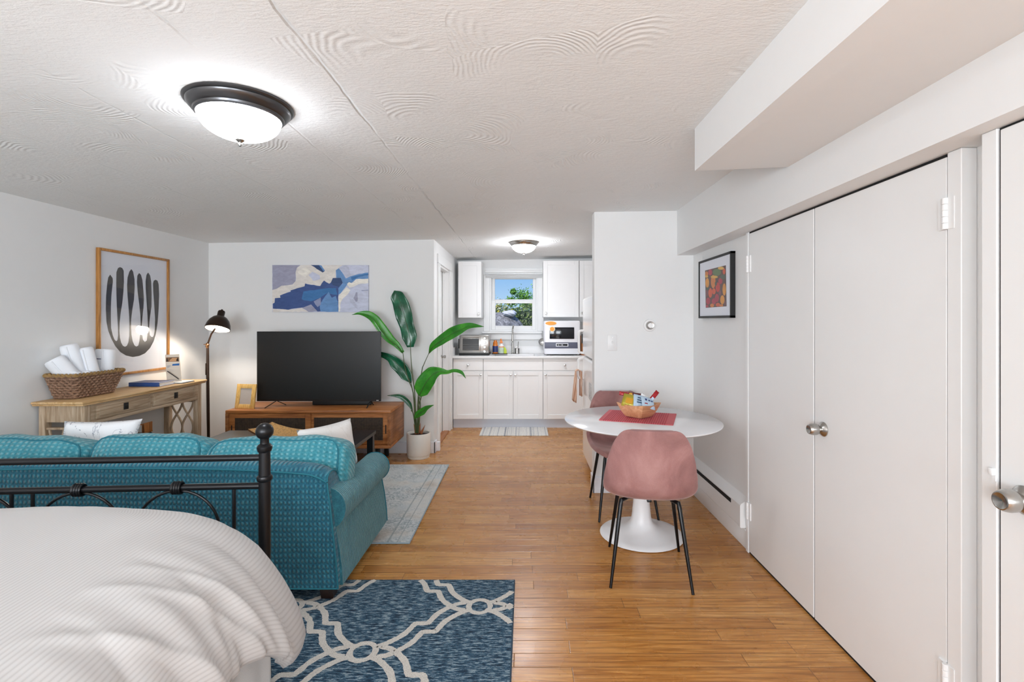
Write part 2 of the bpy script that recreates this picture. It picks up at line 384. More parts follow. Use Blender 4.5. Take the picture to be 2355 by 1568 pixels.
# near door at the right edge of the picture
XN = 1.308
d3 = sthing('door_3', (XN, .9, 0))
ln = struct(MB().box(XN, XN+.035, .45, 1.355, .012, 1.92, .002, 1), 'door_leaf', 'trimw', d3)
knob(ln, XN, 1.285, .925, 1.15)
struct(MB().box(XN-.002, XR, 1.362, 1.408, 0, 1.927, .002, 1).box(XN-.002, XR, .40, .447, 0, 1.927, .002, 1), 'door_frame', 'trimw', d3)
struct(MB().box(XN+.006, XR, .447, 1.362, 0, 1.927), 'door_gap_shade', 'dark', d3)  # near-black block standing in for shade round the near door leaf
MB().box(XN-.012, XN, 1.366, 1.378, .965, .985, .002).box(XN-.006, XN, 1.362, 1.372, .95, .965).build('latch', 'trimw', d3)

# baseboard heater along the right wall
def heater():
    t = thing('baseboard_heater', 'long low white baseboard heater with dark slot along right wall', 'heater', (1.33, 3.45, 0))
    xo = 1.315; y0, y1 = 3.0, 3.983
    # profile in X-Z extruded in Y
    pass
    prof = [(XR, .135), (xo+.004, .135), (xo, .14), (xo, .268), (xo+.006, .276), (XR, .307)]
    MB().prism([(x, y0+.04, z) for x, z in prof], (0, y1-y0-.04, 0)).build('heater_cover', 'trimw', t)
    MB().box(xo-.0012, xo+.004, y0+.14, y1-.05, .236, .262).build('heater_slot', 'dark', t, label='dark air slot')
    MB().prism([(x-.002, y0, z) for x, z in [(XR, .132), (xo+.004, .132), (xo-.001, .138), (xo-.001, .27), (xo+.006, .279), (XR, .309)]], (0, .042, 0)).build('end_cap', 'trimw', t)
    MB().box(XR-.02, XR, y0, y1, 0, .12, .003).box(XR-.028, XR, y0, y1, .11, .125, .003).build('lower_trim', 'trimw', t)
heater()

# kitchen window: casing, sashes, glass, blind
win = sthing('window_1', (-.16, YK, wz0))
cx0, cx1 = -.585, .27
struct(MB().box(cx0, wx0+.004, YK-.02, YK, 1.25, 2.045, .004).box(wx1-.004, cx1, YK-.02, YK, 1.25, 2.045, .004).box(cx0-.004, cx1+.004, YK-.022, YK, 2.046, 2.14, .004)
       .box(cx0-.02, cx1-.025, YK-.055, YK, 1.217, 1.249, .006).box(cx0, cx1-.025, YK-.019, YK, 1.13, 1.216, .004)
       .box(wx0-.002, wx0+.025, YK+.001, YK+.13, wz0+.021, wz1-.021).box(wx1-.025, wx1+.002, YK+.001, YK+.13, wz0+.021, wz1-.021).box(wx0-.002, wx1+.002, YK+.001, YK+.13, wz0-.002, wz0+.02).box(wx0-.002, wx1+.002, YK+.001, YK+.13, wz1-.02, wz1+.002), 'window_frame', 'trimw', win)
def sash(y, z0, z1, w_, x0=wx0+.025, x1=wx1-.025):
    f = struct(MB().box(x0, x0+w_, y, y+.03, z0, z1, .003).box(x1-w_, x1, y, y+.03, z0, z1, .003).box(x0+w_, x1-w_, y, y+.03, z0, z0+w_, .003).box(x0+w_, x1-w_, y, y+.03, z1-w_*.8, z1, .003), 'window_sash', 'trimw', win)
    struct(MB().box(x0+w_-.005, x1-w_+.005, y+.012, y+.016, z0+w_-.005, z1-w_*.8+.005), 'window_glass', M['pane'], f)
g = G('window_glass', '#ffffff', .0); tr = g.n('BsdfTransparent'); gl = g.n('BsdfGlossy', {'Roughness': .02}); ms = g.n('MixShader', {0: .035, 1: tr.outputs[0], 2: gl.outputs[0]})
g.nt.links.new(ms.outputs[0], g.nt.nodes['Material Output'].inputs[0]); M['glass'] = g.m
g = G('clear_window_pane', '#ffffff', .0); tr = g.n('BsdfTransparent'); gl = g.n('BsdfGlossy', {'Roughness': .02}); ms = g.n('MixShader', {0: .002, 1: tr.outputs[0], 2: gl.outputs[0]})
g.nt.links.new(ms.outputs[0], g.nt.nodes['Material Output'].inputs[0]); M['pane'] = g.m
sash(YK+.035, 1.27, 1.69, .055); sash(YK+.075, 1.66, 2.03, .045)
bl = thing('window_blind', 'white slatted blind pulled up under the kitchen window head', 'blind', (-.157, YK-.03, 2.02))
MB().box(cx0+.02, cx1-.02, YK-.05, YK-.022, 2.075, 2.12, .004).build('headrail', 'trimw', bl)
mb = MB()
for i in range(7): mb.box(cx0+.03, cx1-.03, YK-.052, YK-.022, 2.005+i*.0085, 2.010+i*.0085, .001, 1)
mb.build('slats', 'trimw', bl)
MB().tube([(wx0+.06, YK-.04, 2.07), (wx0+.062, YK-.04, 1.72)], .003, 6).build('wand', 'trimw', bl)

# unseen windows behind the camera, added to go with the fill lights
for nm, a, b in (('window_added_2', -2.75, -.65), ('window_added_3', -.2, 1.1)):
    ww = sthing(nm, ((a+b)/2, -2.5, .65))
    struct(MB().box(a-.07, a, -2.5, -2.48, .6, 2.12).box(b, b+.07, -2.5, -2.48, .6, 2.12).box(a-.07, b+.07, -2.5, -2.48, 2.05, 2.12).box(a-.09, b+.09, -2.5, -2.45, .6, .65)
           .box((a+b)/2-.025, (a+b)/2+.025, -2.58, -2.54, .65, 2.05).box(a, b, -2.58, -2.54, .65, .7).box(a, b, -2.58, -2.54, 2.0, 2.05), 'window_frame', 'trimw', ww)
    struct(MB().box(a, b, -2.565, -2.56, .65, 2.05), 'window_glass', 'glass', ww)

# ---------------------------------------------------------------- ceiling lights
def emis(name, color, strength):
    g = G(name, color, .4); g.b.inputs['Emission Color'].default_value = lin(color); g.b.inputs['Emission Strength'].default_value = strength; return g.m
M['globe_l'] = emis('lit_opal_glass', '#f6f9ff', LIVING_E); M['globe_k'] = emis('lit_opal_glass_kitchen', '#f8faff', KITCHEN_E)
def ceiling_lamp(name, label, X, Y, R, metal, globe, finial):
    z = zc(X); t = thing(name, label, 'ceiling light', (X, Y, z)); s = R/.195
    prof = [(0, .0), (.195, .0), (.195, -.008), (.190, -.014), (.184, -.016), (.183, -.022), (.176, -.030), (.168, -.040), (.160, -.045), (.158, -.052), (.150, -.057), (.145, -.050), (0, -.045)]
    MB().lathe([(r*s, h*s) for r, h in prof], (X, Y, z+.004), 64).build('lamp_ring', metal, t)
    gp = [(.148*s*math.cos(a), (-.050-.088*math.sin(a))*s) for a in arc(0, PI/2, 14)]; gp[-1] = (0, gp[-1][1])
    MB().lathe(gp, (X, Y, z), 64).build('glass_bowl', globe, t, ang=80)
    MB().lathe([(0, 0), (.016, 0), (.017, -.004), (.011, -.011), (.005, -.014), (.008, -.020), (.006, -.027), (0, -.030)], (X, Y, z-.135*s), 24).build('finial', finial, t)
ceiling_lamp('ceiling_light', 'dark ringed flush ceiling light with glowing glass bowl in living area', -1.132, 1.957, .195, 'bronze', 'globe_l', 'steel')
ceiling_lamp('ceiling_light', 'smaller flush ceiling light glowing over the kitchen floor', -.012, 5.47, .17, 'steel', 'globe_k', 'steel')

# ---------------------------------------------------------------- kitchen cabinets
def shaker(mb, x0, x1, z0, z1, yf, fr=.055, t_=.02):
    """door face at yf (facing -Y) with raised frame round a recessed panel"""
    mb.box(x0+fr-.002, x1-fr+.002, yf+.010, yf+t_, z0+fr-.002, z1-fr+.002)
    mb.box(x0, x0+fr, yf, yf+t_, z0, z1, .002, 1).box(x1-fr, x1, yf, yf+t_, z0, z1, .002, 1)
    mb.box(x0+fr, x1-fr, yf, yf+t_, z0, z0+fr, .002, 1).box(x0+fr, x1-fr, yf, yf+t_, z1-fr, z1, .002, 1)
    return mb
def cknob(parent, x, z, y):
    MB().lathe([(0, 0), (.007, 0), (.006, .012), (.012, .018), (.0155, .024), (.0135, .030), (0, .032)], (x, y, z), 20, M4=Matrix.Rotation(PI/2, 4, 'X')).build('knob', 'steel', parent)
yF = 6.40
def base_cab(x0, x1, label, drawer, doors, knobs):
    c = thing('base_cabinet', label, 'cabinet', ((x0+x1)/2, 6.7, 0), 'base cabinets under the kitchen counter')
    MB().box(x0+.001, x1-.001, yF+.021, YK-.002, .115, .91).build('body', 'cab', c)
    MB().box(x0, x1, yF+.035, YK-.01, .0, .115).build('toe_kick', 'kick', c)
    g_ = .003
    d = MB().box(x0+g_, x1-g_, yF, yF+.02, .752, .898, .002, 1).build('drawer', 'cab', c)
    if drawer: cknob(d, (x0+x1)/2, .822, yF)
    n = len(doors)
    for (a, b), kx in zip(doors, knobs):
        dd = shaker(MB(), a+g_, b-g_, .12, .742, yF).build('door', 'cab', c)
        cknob(dd, kx, .695, yF)
base_cab(-.935, -.541, 'white base cabinet at left end of kitchen counter', True, [(-.935, -.541)], [-.571])
base_cab(-.541, .237, 'wide white double door base cabinet under the sink', False, [(-.541, -.152), (-.152, .237)], [-.182, -.122])
base_cab(.237, .80, 'white base cabinet below the compact dishwasher', True, [(.237, .80)], [.267])
# worktop with sink cut-out
def worktop():
    mb = MB(); x0, x1, y0, y1, z0, z1 = XK+.002, 1.49, 6.365, YK-.001, .911, .938
    sx0, sx1, sy0, sy1 = -.42, .13, 6.46, 6.80
    mb.box(x0, x1, y0, sy0, z0, z1, .003).box(x0, x1, sy1, y1, z0, z1).box(x0, sx0, sy0, sy1, z0, z1).box(sx1, x1, sy0, sy1, z0, z1)
    mb.box(x0, x1, y1-.02, y1, z1, 1.04, .002).box(x0, x0+.02, 6.40, y1, z1, 1.04, .002)
    return mb
w_ = tag(worktop().build('worktop', M['cab']), 'continuous white kitchen worktop with low backsplash and sink opening', 'worktop')
MB().box(-.416, .126, 6.464, 6.796, .75, .76).box(-.416, -.412, 6.464, 6.796, .76, .9365).box(.122, .126, 6.464, 6.796, .76, .9365).box(-.412, .122, 6.464, 6.468, .76, .9365).box(-.412, .122, 6.792, 6.796, .76, .9365).build('sink_basin', 'cab', w_)
def wall_cab(x0, x1, z0, z1, label, doors, knobs, depth=.33):
    yf = YK-depth
    c = thing('wall_cabinet', label, 'cabinet', ((x0+x1)/2, YK-.16, z0), 'wall cabinets beside the kitchen window')
    MB().box(x0, x1, yf+.021, YK-.001, z0, z1, .002, 1).build('body', 'cab', c)
    for (a, b), kx in zip(doors, knobs):
        dd = shaker(MB(), a+.002, b-.002, z0+.004, z1-.002, yf, .06).build('door', 'cab', c); cknob(dd, kx, z0+.055, yf)
wall_cab(-.905, -.588, 1.435, 2.205, 'narrow white wall cabinet left of the kitchen window', [(-.905, -.588)], [-.625])
wall_cab(.248, .735, 1.445, 2.215, 'white wall cabinet right of window above the compact dishwasher', [(.248, .735)], [.285])
wall_cab(.740, 1.2, 1.445, 2.215, 'white wall cabinet in the corner beside the refrigerator', [(.740, 1.2)], [.775])

# ---------------------------------------------------------------- kitchen objects
def toaster():
    x0, x1, y0, y1, z0, z1 = -.868, -.478, 6.52, 6.86, .938, 1.205
    t = thing('toaster_oven', 'steel toaster oven with glass door on left end of worktop', 'toaster oven', ((x0+x1)/2, 6.69, z0))
    MB().box(x0, x1, y0, y1, z0+.028, z1, .008).build('body', 'steel', t)
    MB().box(x0-.005, x1+.005, y0-.004, y1, z0, z0+.03, .003).build('foot_tray', 'blackm', t)
    MB().box(x0-.018, x0, y0+.04, y1-.05, z0+.09, z1-.05, .003).build('side_vent', 'blackm', t)
    d = MB().box(x0+.018, x0+.285, y0-.012, y0, z0+.04, z1-.015, .003).build('door', 'steel', t)
    MB().box(x0+.045, x0+.262, y0-.0135, y0-.011, z0+.068, z1-.045).build('glass', M['ovenglass'], d)
    mb = MB()
    for k in range(3): mb.tube([(x0+.05, y0-.0145, z0+.085+.03*k), (x0+.258, y0-.0145, z0+.085+.03*k)], .0012, 6)
    mb.build('rack_wire', 'steel', d)
    MB().tube([(x0+.04, y0-.036, z1-.03), (x0+.265, y0-.036, z1-.03)], .006, 10).box(x0+.045, x0+.055, y0-.036, y0-.01, z1-.034, z1-.026).box(x0+.25, x0+.26, y0-.036, y0-.01, z1-.034, z1-.026).build('handle', 'steel', d)
    for k in range(4):
        MB().lathe([(0, 0), (.019, 0), (.016, .012), (.014, .018), (0, .018)], (x0+.337, y0, z1-.04-.058*k), 20, M4=Matrix.Rotation(PI/2, 4, 'X')).build('dial', 'steel', t)
M['ovenglass'] = plain('dark_oven_glass', '#2b2928', .35, nb=0, var=.3)
toaster()
M['bottle_orange'] = plain('orange_plastic', '#d9791c', .25, nb=0); M['label_navy'] = plain('navy_label', '#1d2f6b', .4, nb=0); M['white_pl'] = plain('white_plastic', '#f2f2f2', .3, nb=0, var=.01)
M['label_green'] = plain('pale_green_label', '#cfe0c8', .4, nb=0, nscale=300, var=.15); M['yellow_green'] = plain('lime_sponge', '#cfe24a', .8); M['orange_lt'] = plain('orange_sprayer', '#f08f4a', .3, nb=0)
tr_ = tag(MB().box(-.455, -.24, 6.74, 6.86, .938, .946, .003).build('caddy_tray', 'blackm'), 'thin black tray under the cleaning bottles by the sink', 'tray')
def bottle(cx, cy, w_, d_, z0, prof, m, name, label):
    b = thing(name, label, 'bottle', (cx, cy, z0)); S = Matrix.Diagonal((w_, d_, 1, 1))
    MB().lathe(prof, (cx, cy, z0), 28, M4=S).build('body', m, b); return b
b = bottle(-.408, 6.80, .036, .024, .9475, [(0, 0), (.95, 0), (1, .008), (1, .10), (.85, .125), (.85, .15), (.6, .16), (0, .16)], 'bottle_orange', 'dish_soap_bottle', 'orange soap bottle with navy label on black tray')
MB().lathe([(0, 0), (.6, 0), (.6, .02), (0, .02)], (-.408, 6.80, 1.1075), 20, M4=Matrix.Diagonal((.036, .024, 1, 1))).build('cap', 'bottle_orange', b)
MB().lathe([(1.015, .0), (1.02, .045), (1.015, .085)], (-.408, 6.80, .965), 28, M4=Matrix.Diagonal((.0365, .0245, 1, 1))).build('label_band', 'label_navy', b)
b = bottle(-.325, 6.80, .036, .024, .9475, [(0, 0), (.95, 0), (1, .008), (1, .095), (.6, .125), (.35, .14), (0, .14)], 'white_pl', 'spray_bottle', 'white spray bottle with orange trigger on black tray')
MB().box(-.345, -.305, 6.775, 6.80, 1.0875, 1.115, .004).tube([(-.325, 6.79, 1.1), (-.33, 6.785, 1.15)], [.016, .008], 10).build('trigger', 'orange_lt', b)
MB().lathe([(1.02, .0), (1.02, .075)], (-.325, 6.80, .955), 28, M4=Matrix.Diagonal((.0365, .0245, 1, 1))).build('label_band', 'label_green', b)
MB().lathe([(1.03, .0), (1.03, .012)], (-.325, 6.80, 1.031), 28, M4=Matrix.Diagonal((.0365, .0245, 1, 1))).build('label_stripe', 'orange_lt', b)
tag(MB().prism([(-.288, 6.79, .9465), (-.25, 6.79, .9465), (-.252, 6.79, .99), (-.272, 6.79, 1.03), (-.288, 6.79, 1.04)], (0, .025, 0)).build('sponge', 'yellow_green'), 'lime green sponge leaning beside the white spray bottle', 'sponge')
fx, fy_ = -.167, 6.83
f = thing('kitchen_faucet', 'tall chrome spring faucet with side lever behind the sink', 'faucet', (fx, fy_, .938))
MB().lathe([(0, 0), (.026, 0), (.026, .006), (.017, .012), (.015, .02), (.015, .16), (0, .16)], (fx, fy_, .938), 24).build('base', 'steel', f)
path = [(fx, fy_, 1.09), (fx, fy_, 1.28)]+[(fx+.01*math.sin(a), fy_-.055+.055*math.cos(a), 1.28+.055*math.sin(a)) for a in arc(.15, PI, 10)]+[(fx+.002, fy_-.11, 1.20)]
MB().tube(path, .006, 10).build('neck', 'steel', f)
mb = MB(); hp = smooth_path(path, 46)
hp = smooth_path(path, 140); mb.tube(hp, [.0108 if i % 3 else .0085 for i in range(140)], 10)
mb.build('spring', 'steel', f)
MB().tube([(fx+.002, fy_-.11, 1.21), (fx+.002, fy_-.11, 1.12)], [.013, .016], 14).tube([(fx, fy_, 1.12), (fx+.002, fy_-.10, 1.15)], .004, 8).build('spray_head', 'steel', f)
MB().box(fx+.012, fx+.075, fy_-.012, fy_+.012, 1.02, 1.035, .004).tube([(fx+.07, fy_, 1.03), (fx+.078, fy_, 1.11)], .006, 8).build('lever', 'steel', f)
tag(MB().lathe([(0, 0), (.032, 0), (.036, .004), (.036, .075), (.033, .075), (.03, .01), (0, .01)], (-.108, 6.86, .938), 28).build('steel_cup', 'steel'), 'small brushed steel cup standing right of the faucet', 'cup')
tag(MB().lathe([(0, 0), (.05, 0), (.052, .004), (.052, .05), (.044, .056), (.02, .05), (0, .05)], (.245, 6.94, 1.10), 32, M4=Matrix.Rotation(PI/2, 4, 'X')).box(.235, .255, 6.93, 6.998, 1.09, 1.11).build('paper_towel_holder', 'steel'), 'round chrome holder on wall half hidden behind dishwasher', 'holder')

M['grey_band'] = plain('slate_plastic', '#5d6072', .4, nb=0); M['dwhite'] = plain('appliance_white', '#e8e9ee', .25, nb=0, var=.01); M['blackglass'] = plain('black_glass', '#14161d', .08, nb=0)
M['sticker'] = plain('orange_sticker', '#f0a032', .4, nb=0, nscale=400, var=.12); M['sticker_w'] = plain('sticker_border', '#fff2dc', .4, nb=0)
def dishwasher():
    x0, x1, y0, y1, z0, z1 = .255, .733, 6.50, 6.93, .938, 1.398
    t = thing('compact_dishwasher', 'white countertop dishwasher with dark window and orange stickers', 'dishwasher', ((x0+x1)/2, 6.7, z0))
    MB().box(x0, x1, y0, y1, z0+.014, z1, .022, 4).build('body', 'dwhite', t)
    for a in (x0+.07, x1-.07):
        for b_ in (y0+.05, y1-.05): MB().lathe([(0, 0), (.014, 0), (.012, .016), (0, .016)], (a, b_, z0), 14).build('foot', 'dwhite', t)
    MB().box(x0+.04, x1-.04, y0+.02, y1-.02, z0+.006, z0+.016).build('underside', 'dark', t)
    zz = lambda y: CH-(y-VY)*y0/FPX; xx = lambda x: (x-VX)*y0/FPX
    MB().box(xx(1264), xx(1320.5), y0-.004, y0+.001, zz(779), zz(752.5), .006, 3).build('window', 'blackglass', t)
    MB().box(xx(1252.5), xx(1333), y0-.003, y0+.001, zz(801), zz(787), .003).build('control_band', 'grey_band', t)
    d = MB().box(xx(1278.5), xx(1307), y0-.005, y0-.002, zz(796.8), zz(789), .003).build('display_frame', 'dwhite', t)
    MB().box(xx(1280), xx(1305), y0-.0065, y0-.004, zz(795.3), zz(790.6), .001, 1).build('display', 'blackglass', d)
    for a, b in ((1290, 1291), (1292.5, 1294.5), (1284, 1285)): MB().box(xx(a), xx(b), y0-.0072, y0-.0064, zz(794), zz(792.1)).build('display_digit', 'dwhite', d)
    def disc(cx, cy, rx, ry, m, dy, nm):
        MB().prism([(xx(cx+rx*math.cos(a)), y0-dy, zz(cy+ry*math.sin(a))) for a in arc(0, 2*PI, 33)[:-1]], (0, .0008, 0)).build(nm, m, t)
    disc(1267, 743.5, 13.2, 4.9, 'sticker_w', .0052, 'oval_sticker_border'); disc(1267, 743.3, 12.6, 4.3, 'sticker', .0056, 'oval_sticker')
    disc(1270, 756.5, 6.4, 6.0, 'sticker_w', .0052, 'round_sticker_border'); disc(1270, 756.5, 5.4, 5.0, 'sticker', .0056, 'round_sticker')
dishwasher()
kb = thing('knife_block', 'wooden knife block with black handled knives beside dishwasher', 'knife block', (.79, 6.62, .938))
MB().prism([(.755, 6.55, .938), (.83, 6.55, .938), (.83, 6.55, 1.06), (.755, 6.55, 1.10)], (0, .14, 0)).build('block', 'walnut_z', kb)
MB().prism([(.742, 6.58, .938), (.754, 6.58, .938), (.754, 6.58, 1.20), (.742, 6.58, 1.19)], (0, .12, 0)).build('board', 'walnut_z', kb)
for i in range(3): MB().box(.76+.02*i, .772+.02*i, 6.57+.03*i, 6.59+.03*i, 1.07, 1.22-.03*i, .004).build('knife_handle', 'blackm', kb)

# kitchen mat
def matgrey():
    g = G('striped_mat', '#c9ccd0', .9); c = g.co(); s = g.n('SeparateXYZ', {0: c}); 
    st = g.noise(g.mp(c, (1, .0, 0)), 22, 3); v = g.noise(g.mp(c, (90, 30, 1)), 1, 3)
    col = g.ramp(st, [(.36, '#8f939a'), (.44, '#d9d9d6'), (.54, '#e8e6e0'), (.6, '#9fa3aa'), (.68, '#dadad8')]); g.col(g.mix(.25, col, g.ramp(v, [(.4, '#8d9199'), (.6, '#ffffff')]), 'MULTIPLY')); g.bump(v, .3, .003); return g.m
M['kmat'] = matgrey()
tag(MB().prism([(-.563, 6.40, .001), (-.53, 6.03, .001), (-.575, 5.96, .001), (.28, 5.96, .001), (.31, 6.42, .001), (-.56, 6.42, .001)][0:0] or [(-.553, 5.965, .001), (.287, 5.965, .001), (.287, 6.432, .001), (-.553, 6.432, .001)], (0, 0, .008)).build('kitchen_mat', 'kmat'), 'pale grey striped kitchen mat on floor before the sink cabinet', 'mat')

# refrigerator seen edge-on past the pier wall
M['fridge'] = plain('refrigerator_white', '#efefef', .16, nb=0, var=.005)
fr = thing('refrigerator', 'white top freezer refrigerator mostly hidden behind the pier wall', 'refrigerator', (.9, 4.54, 0))
MB().box(.645, 1.3, 4.18, 4.88, .03, 1.62, .01).build('body', 'fridge', fr)
def fdoor(z0, z1, rb):
    y0, y1 = 4.185, 4.875; pts = []
    # side profile (X-Z) with rounded lower/upper outer edge
    pr = [(.644, z0)]+[(.575+rb-rb*math.sin(a), z0+rb-rb*math.cos(a)) for a in arc(0, PI/2, 6)]+[(.575+.02-.02*math.cos(a), z1-.02+.02*math.sin(a)) for a in arc(0, PI/2, 5)]+[(.644, z1)]
    mb = MB().prism([(x, y0, z) for x, z in pr], (0, y1-y0, 0)); return mb
lo = fdoor(.07, 1.045, .03).build('door', 'fridge', fr); up_ = fdoor(1.06, 1.615, .02).build('freezer_door', 'fridge', fr)
MB().tube(smooth_path([(.575, 4.82, 1.03), (.53, 4.82, 1.02), (.525, 4.82, .98), (.525, 4.82, .85), (.575, 4.82, .83)], 16), .012, 10).build('handle', 'fridge', lo)
MB().tube(smooth_path([(.575, 4.82, 1.08), (.535, 4.82, 1.09), (.53, 4.82, 1.12), (.53, 4.82, 1.28), (.575, 4.82, 1.30)], 16), .012, 10).build('handle', 'fridge', up_)
MB().box(.66, 1.29, 4.2, 4.86, 0, .03).build('plinth', 'blackm', fr)
def speckpaper():
    g = G('printed_notice', '#f2f2f0', .6); c = g.co(); n = g.noise(g.mp(c, (1, 90, 60)), 3, 3, .8); g.col(g.ramp(n, [(.46, '#6f7276'), (.52, '#f2f2f0')])); return g.m
tag(MB().box(.5735, .5745, 4.24, 4.42, .70, .85).build('paper_notice', speckpaper()), 'small white printed notice stuck on refrigerator door', 'notice')
def towelmat(base, dark, axis, sc):
    g = G('striped_towel', base, .95); c = g.co(); s = [1, 1, 1]; s = [0, 0, 0]; s[axis] = 1
    n = g.noise(g.mp(c, tuple(s)), sc, 2); g.col(g.ramp(n, [(.4, dark), (.5, base), (.6, '#efdccb')])); g.bump(g.noise(c, 300, 2), .4, .003); return g.m
M['ktowel'] = towelmat('#cfa184', '#a8765a', 1, 60)
def hang_towel():
    def fn(u, v):
        zz = .94-.34*u if u < .97 else .61
        wv = .012*math.sin(v*9+u*2)*min(1, u*3+.2); wd = .10+.06*u
        return Vector((.515-.022+wv-.012*u, 4.82+(v-.5)*wd*1.0, .905-.30*u+.01*math.sin(v*7)*u))
    mb = MB(); mb.grid(14, 12, fn); mb.grid(10, 12, lambda u, v: Vector((.525+.018+.01*math.sin(v*8), 4.82+(v-.5)*(.10+.05*u), .905-.24*u)))
    mb.grid(5, 12, lambda u, v: Vector((.515-.022+.012*math.sin(v*9)*.2+(u*.046), 4.82+(v-.5)*.10, .905+.02*math.sin(u*PI))))
    o = mb.clean(.002).build('dish_towel', 'ktowel'); md = o.modifiers.new('thick', 'SOLIDIFY'); md.thickness = .006
    tag(o, 'beige striped dish towel hanging from refrigerator door handle', 'towel')
hang_towel()

# thermostat and light switch on the pier wall
th = thing('thermostat', 'round white thermostat dial on pier wall above light switch height', 'thermostat', (1.01, 4.0, 1.358))
Rm = Matrix.Rotation(PI/2, 4, 'X')
MB().lathe([(0, 0), (.048, 0), (.050, .006), (.047, .018), (.040, .024), (0, .024)], (1.012, 4.0, 1.358), 40, M4=Rm).build('ring', 'white_pl', th)
MB().lathe([(0, .02), (.034, .02), (.034, .030), (.030, .036), (.022, .034), (0, .034)], (1.012, 4.0, 1.358), 40, M4=Rm).build('dial', 'steel', th)
MB().lathe([(0, .03), (.02, .03), (.019, .042), (0, .043)], (1.012, 4.0, 1.358), 32, M4=Rm).build('cover', 'white_pl', th)
sw = thing('light_switch', 'white toggle light switch plate at left side of pier wall', 'light switch', (.711, 4.0, 1.217))
M['plate'] = plain('switch_plate', '#e0e0e0', .35, nb=0, var=.01)
MB().box(.673, .749, 3.994, 4.0, 1.152, 1.282, .002).build('plate', 'plate', sw)
MB().box(.706, .716, 3.978, 3.996, 1.212, 1.232, .002).build('toggle', 'plate', sw)
for zz in (1.26, 1.174): MB().lathe([(0, 0), (.003, 0), (.003, .002), (0, .002)], (.711, 3.994, zz), 10, M4=Rm).build('screw', 'steel', sw)

# ---------------------------------------------------------------- pictures on the walls
M['mat_white'] = plain('mount_board', '#e4e8f2', .6, nb=0, var=.01)
def pepper_picture():
    X1, X0 = XR, XR-.031; ya, yb, z0, z1 = 3.203, 3.80, 1.415, 1.85
    t = thing('framed_picture', 'black framed picture of red and orange peppers on right wall', 'picture', (XR, 3.5, z0))
    b_ = .016
    MB().box(X0, X1, ya, ya+b_, z0, z1, .001, 1).box(X0, X1, yb-b_, yb, z0, z1, .001, 1).box(X0, X1, ya, yb, z0, z0+b_, .001, 1).box(X0, X1, ya, yb, z1-b_, z1, .001, 1).build('frame', 'blackm', t)
    Xm = X0+.006
    MB().box(Xm, X1-.001, ya+.01, yb-.01, z0+.01, z1-.01).build('mount', 'mat_white', t)
    # the print: coloured blobs
    mb = MB(); XP = Xm-.0006
    S = lambda px, py: (1590+px/8.47, 560+py/8.47)
    def pt(px, py, d=0):
        p = PX(*S(px, py), XP); return Vector((XP-d, p.y, p.z))
    mb.face([pt(266, 525), pt(672, 422), pt(686, 1222), pt(280, 1252)], 0)
    cols = ['#5c3f3a', '#d9823a', '#e39a35', '#c7382f', '#b32f45', '#5d7a4b', '#e0b04a', '#d9582c', '#46594a', '#7a4a52']
    mats = [plain('print_'+str(i), c_, .5, nb=0, nscale=90, var=.18) for i, c_ in enumerate(cols)]
    blobs = [(310, 765, 36, 95, 2), (425, 740, 45, 130, 1), (515, 850, 42, 95, 3), (565, 730, 40, 60, 4), (642, 895, 34, 120, 2), (605, 1095, 42, 88, 2), (370, 960, 38, 95, 7),
             (440, 930, 35, 60, 7), (500, 1060, 40, 80, 4), (440, 1125, 42, 60, 4), (330, 1120, 40, 70, 4), (310, 1220, 28, 26, 4), (405, 1205, 38, 36, 1), (520, 1190, 42, 38, 7), (585, 1205, 38, 24, 1),
             (305, 960, 26, 70, 9), (370, 560, 38, 60, 4), (300, 590, 30, 50, 1), (500, 560, 80, 70, 5), (620, 650, 52, 45, 8), (640, 540, 26, 60, 7), (580, 480, 60, 30, 6), (450, 650, 70, 26, 6), (300, 640, 30, 24, 6),
             (560, 960, 24, 50, 9), (665, 1160, 16, 50, 9), (480, 780, 20, 40, 8), (320, 880, 40, 26, 8)]
    for i, (bx, by, rx, ry, ci) in enumerate(blobs):
        poly = []
        for a in arc(0, 2*PI, 19)[:-1]:
            x = min(max(bx+rx*math.cos(a), 270), 676); y = by+ry*math.sin(a); y = min(y, 1250-(x-280)*.075); y = max(y, 525-(x-266)*.25)
            poly.append(pt(x, y, .00006*(i+1)))
        mb.face(poly, ci)
    mb.build('print', mats, t, smooth=False, label='colour print of mixed peppers')
    MB().box(X0+.003, X0+.0036, ya+.012, yb-.012, z0+.012, z1-.012).build('glass_sheet', 'glass', t)
pepper_picture()

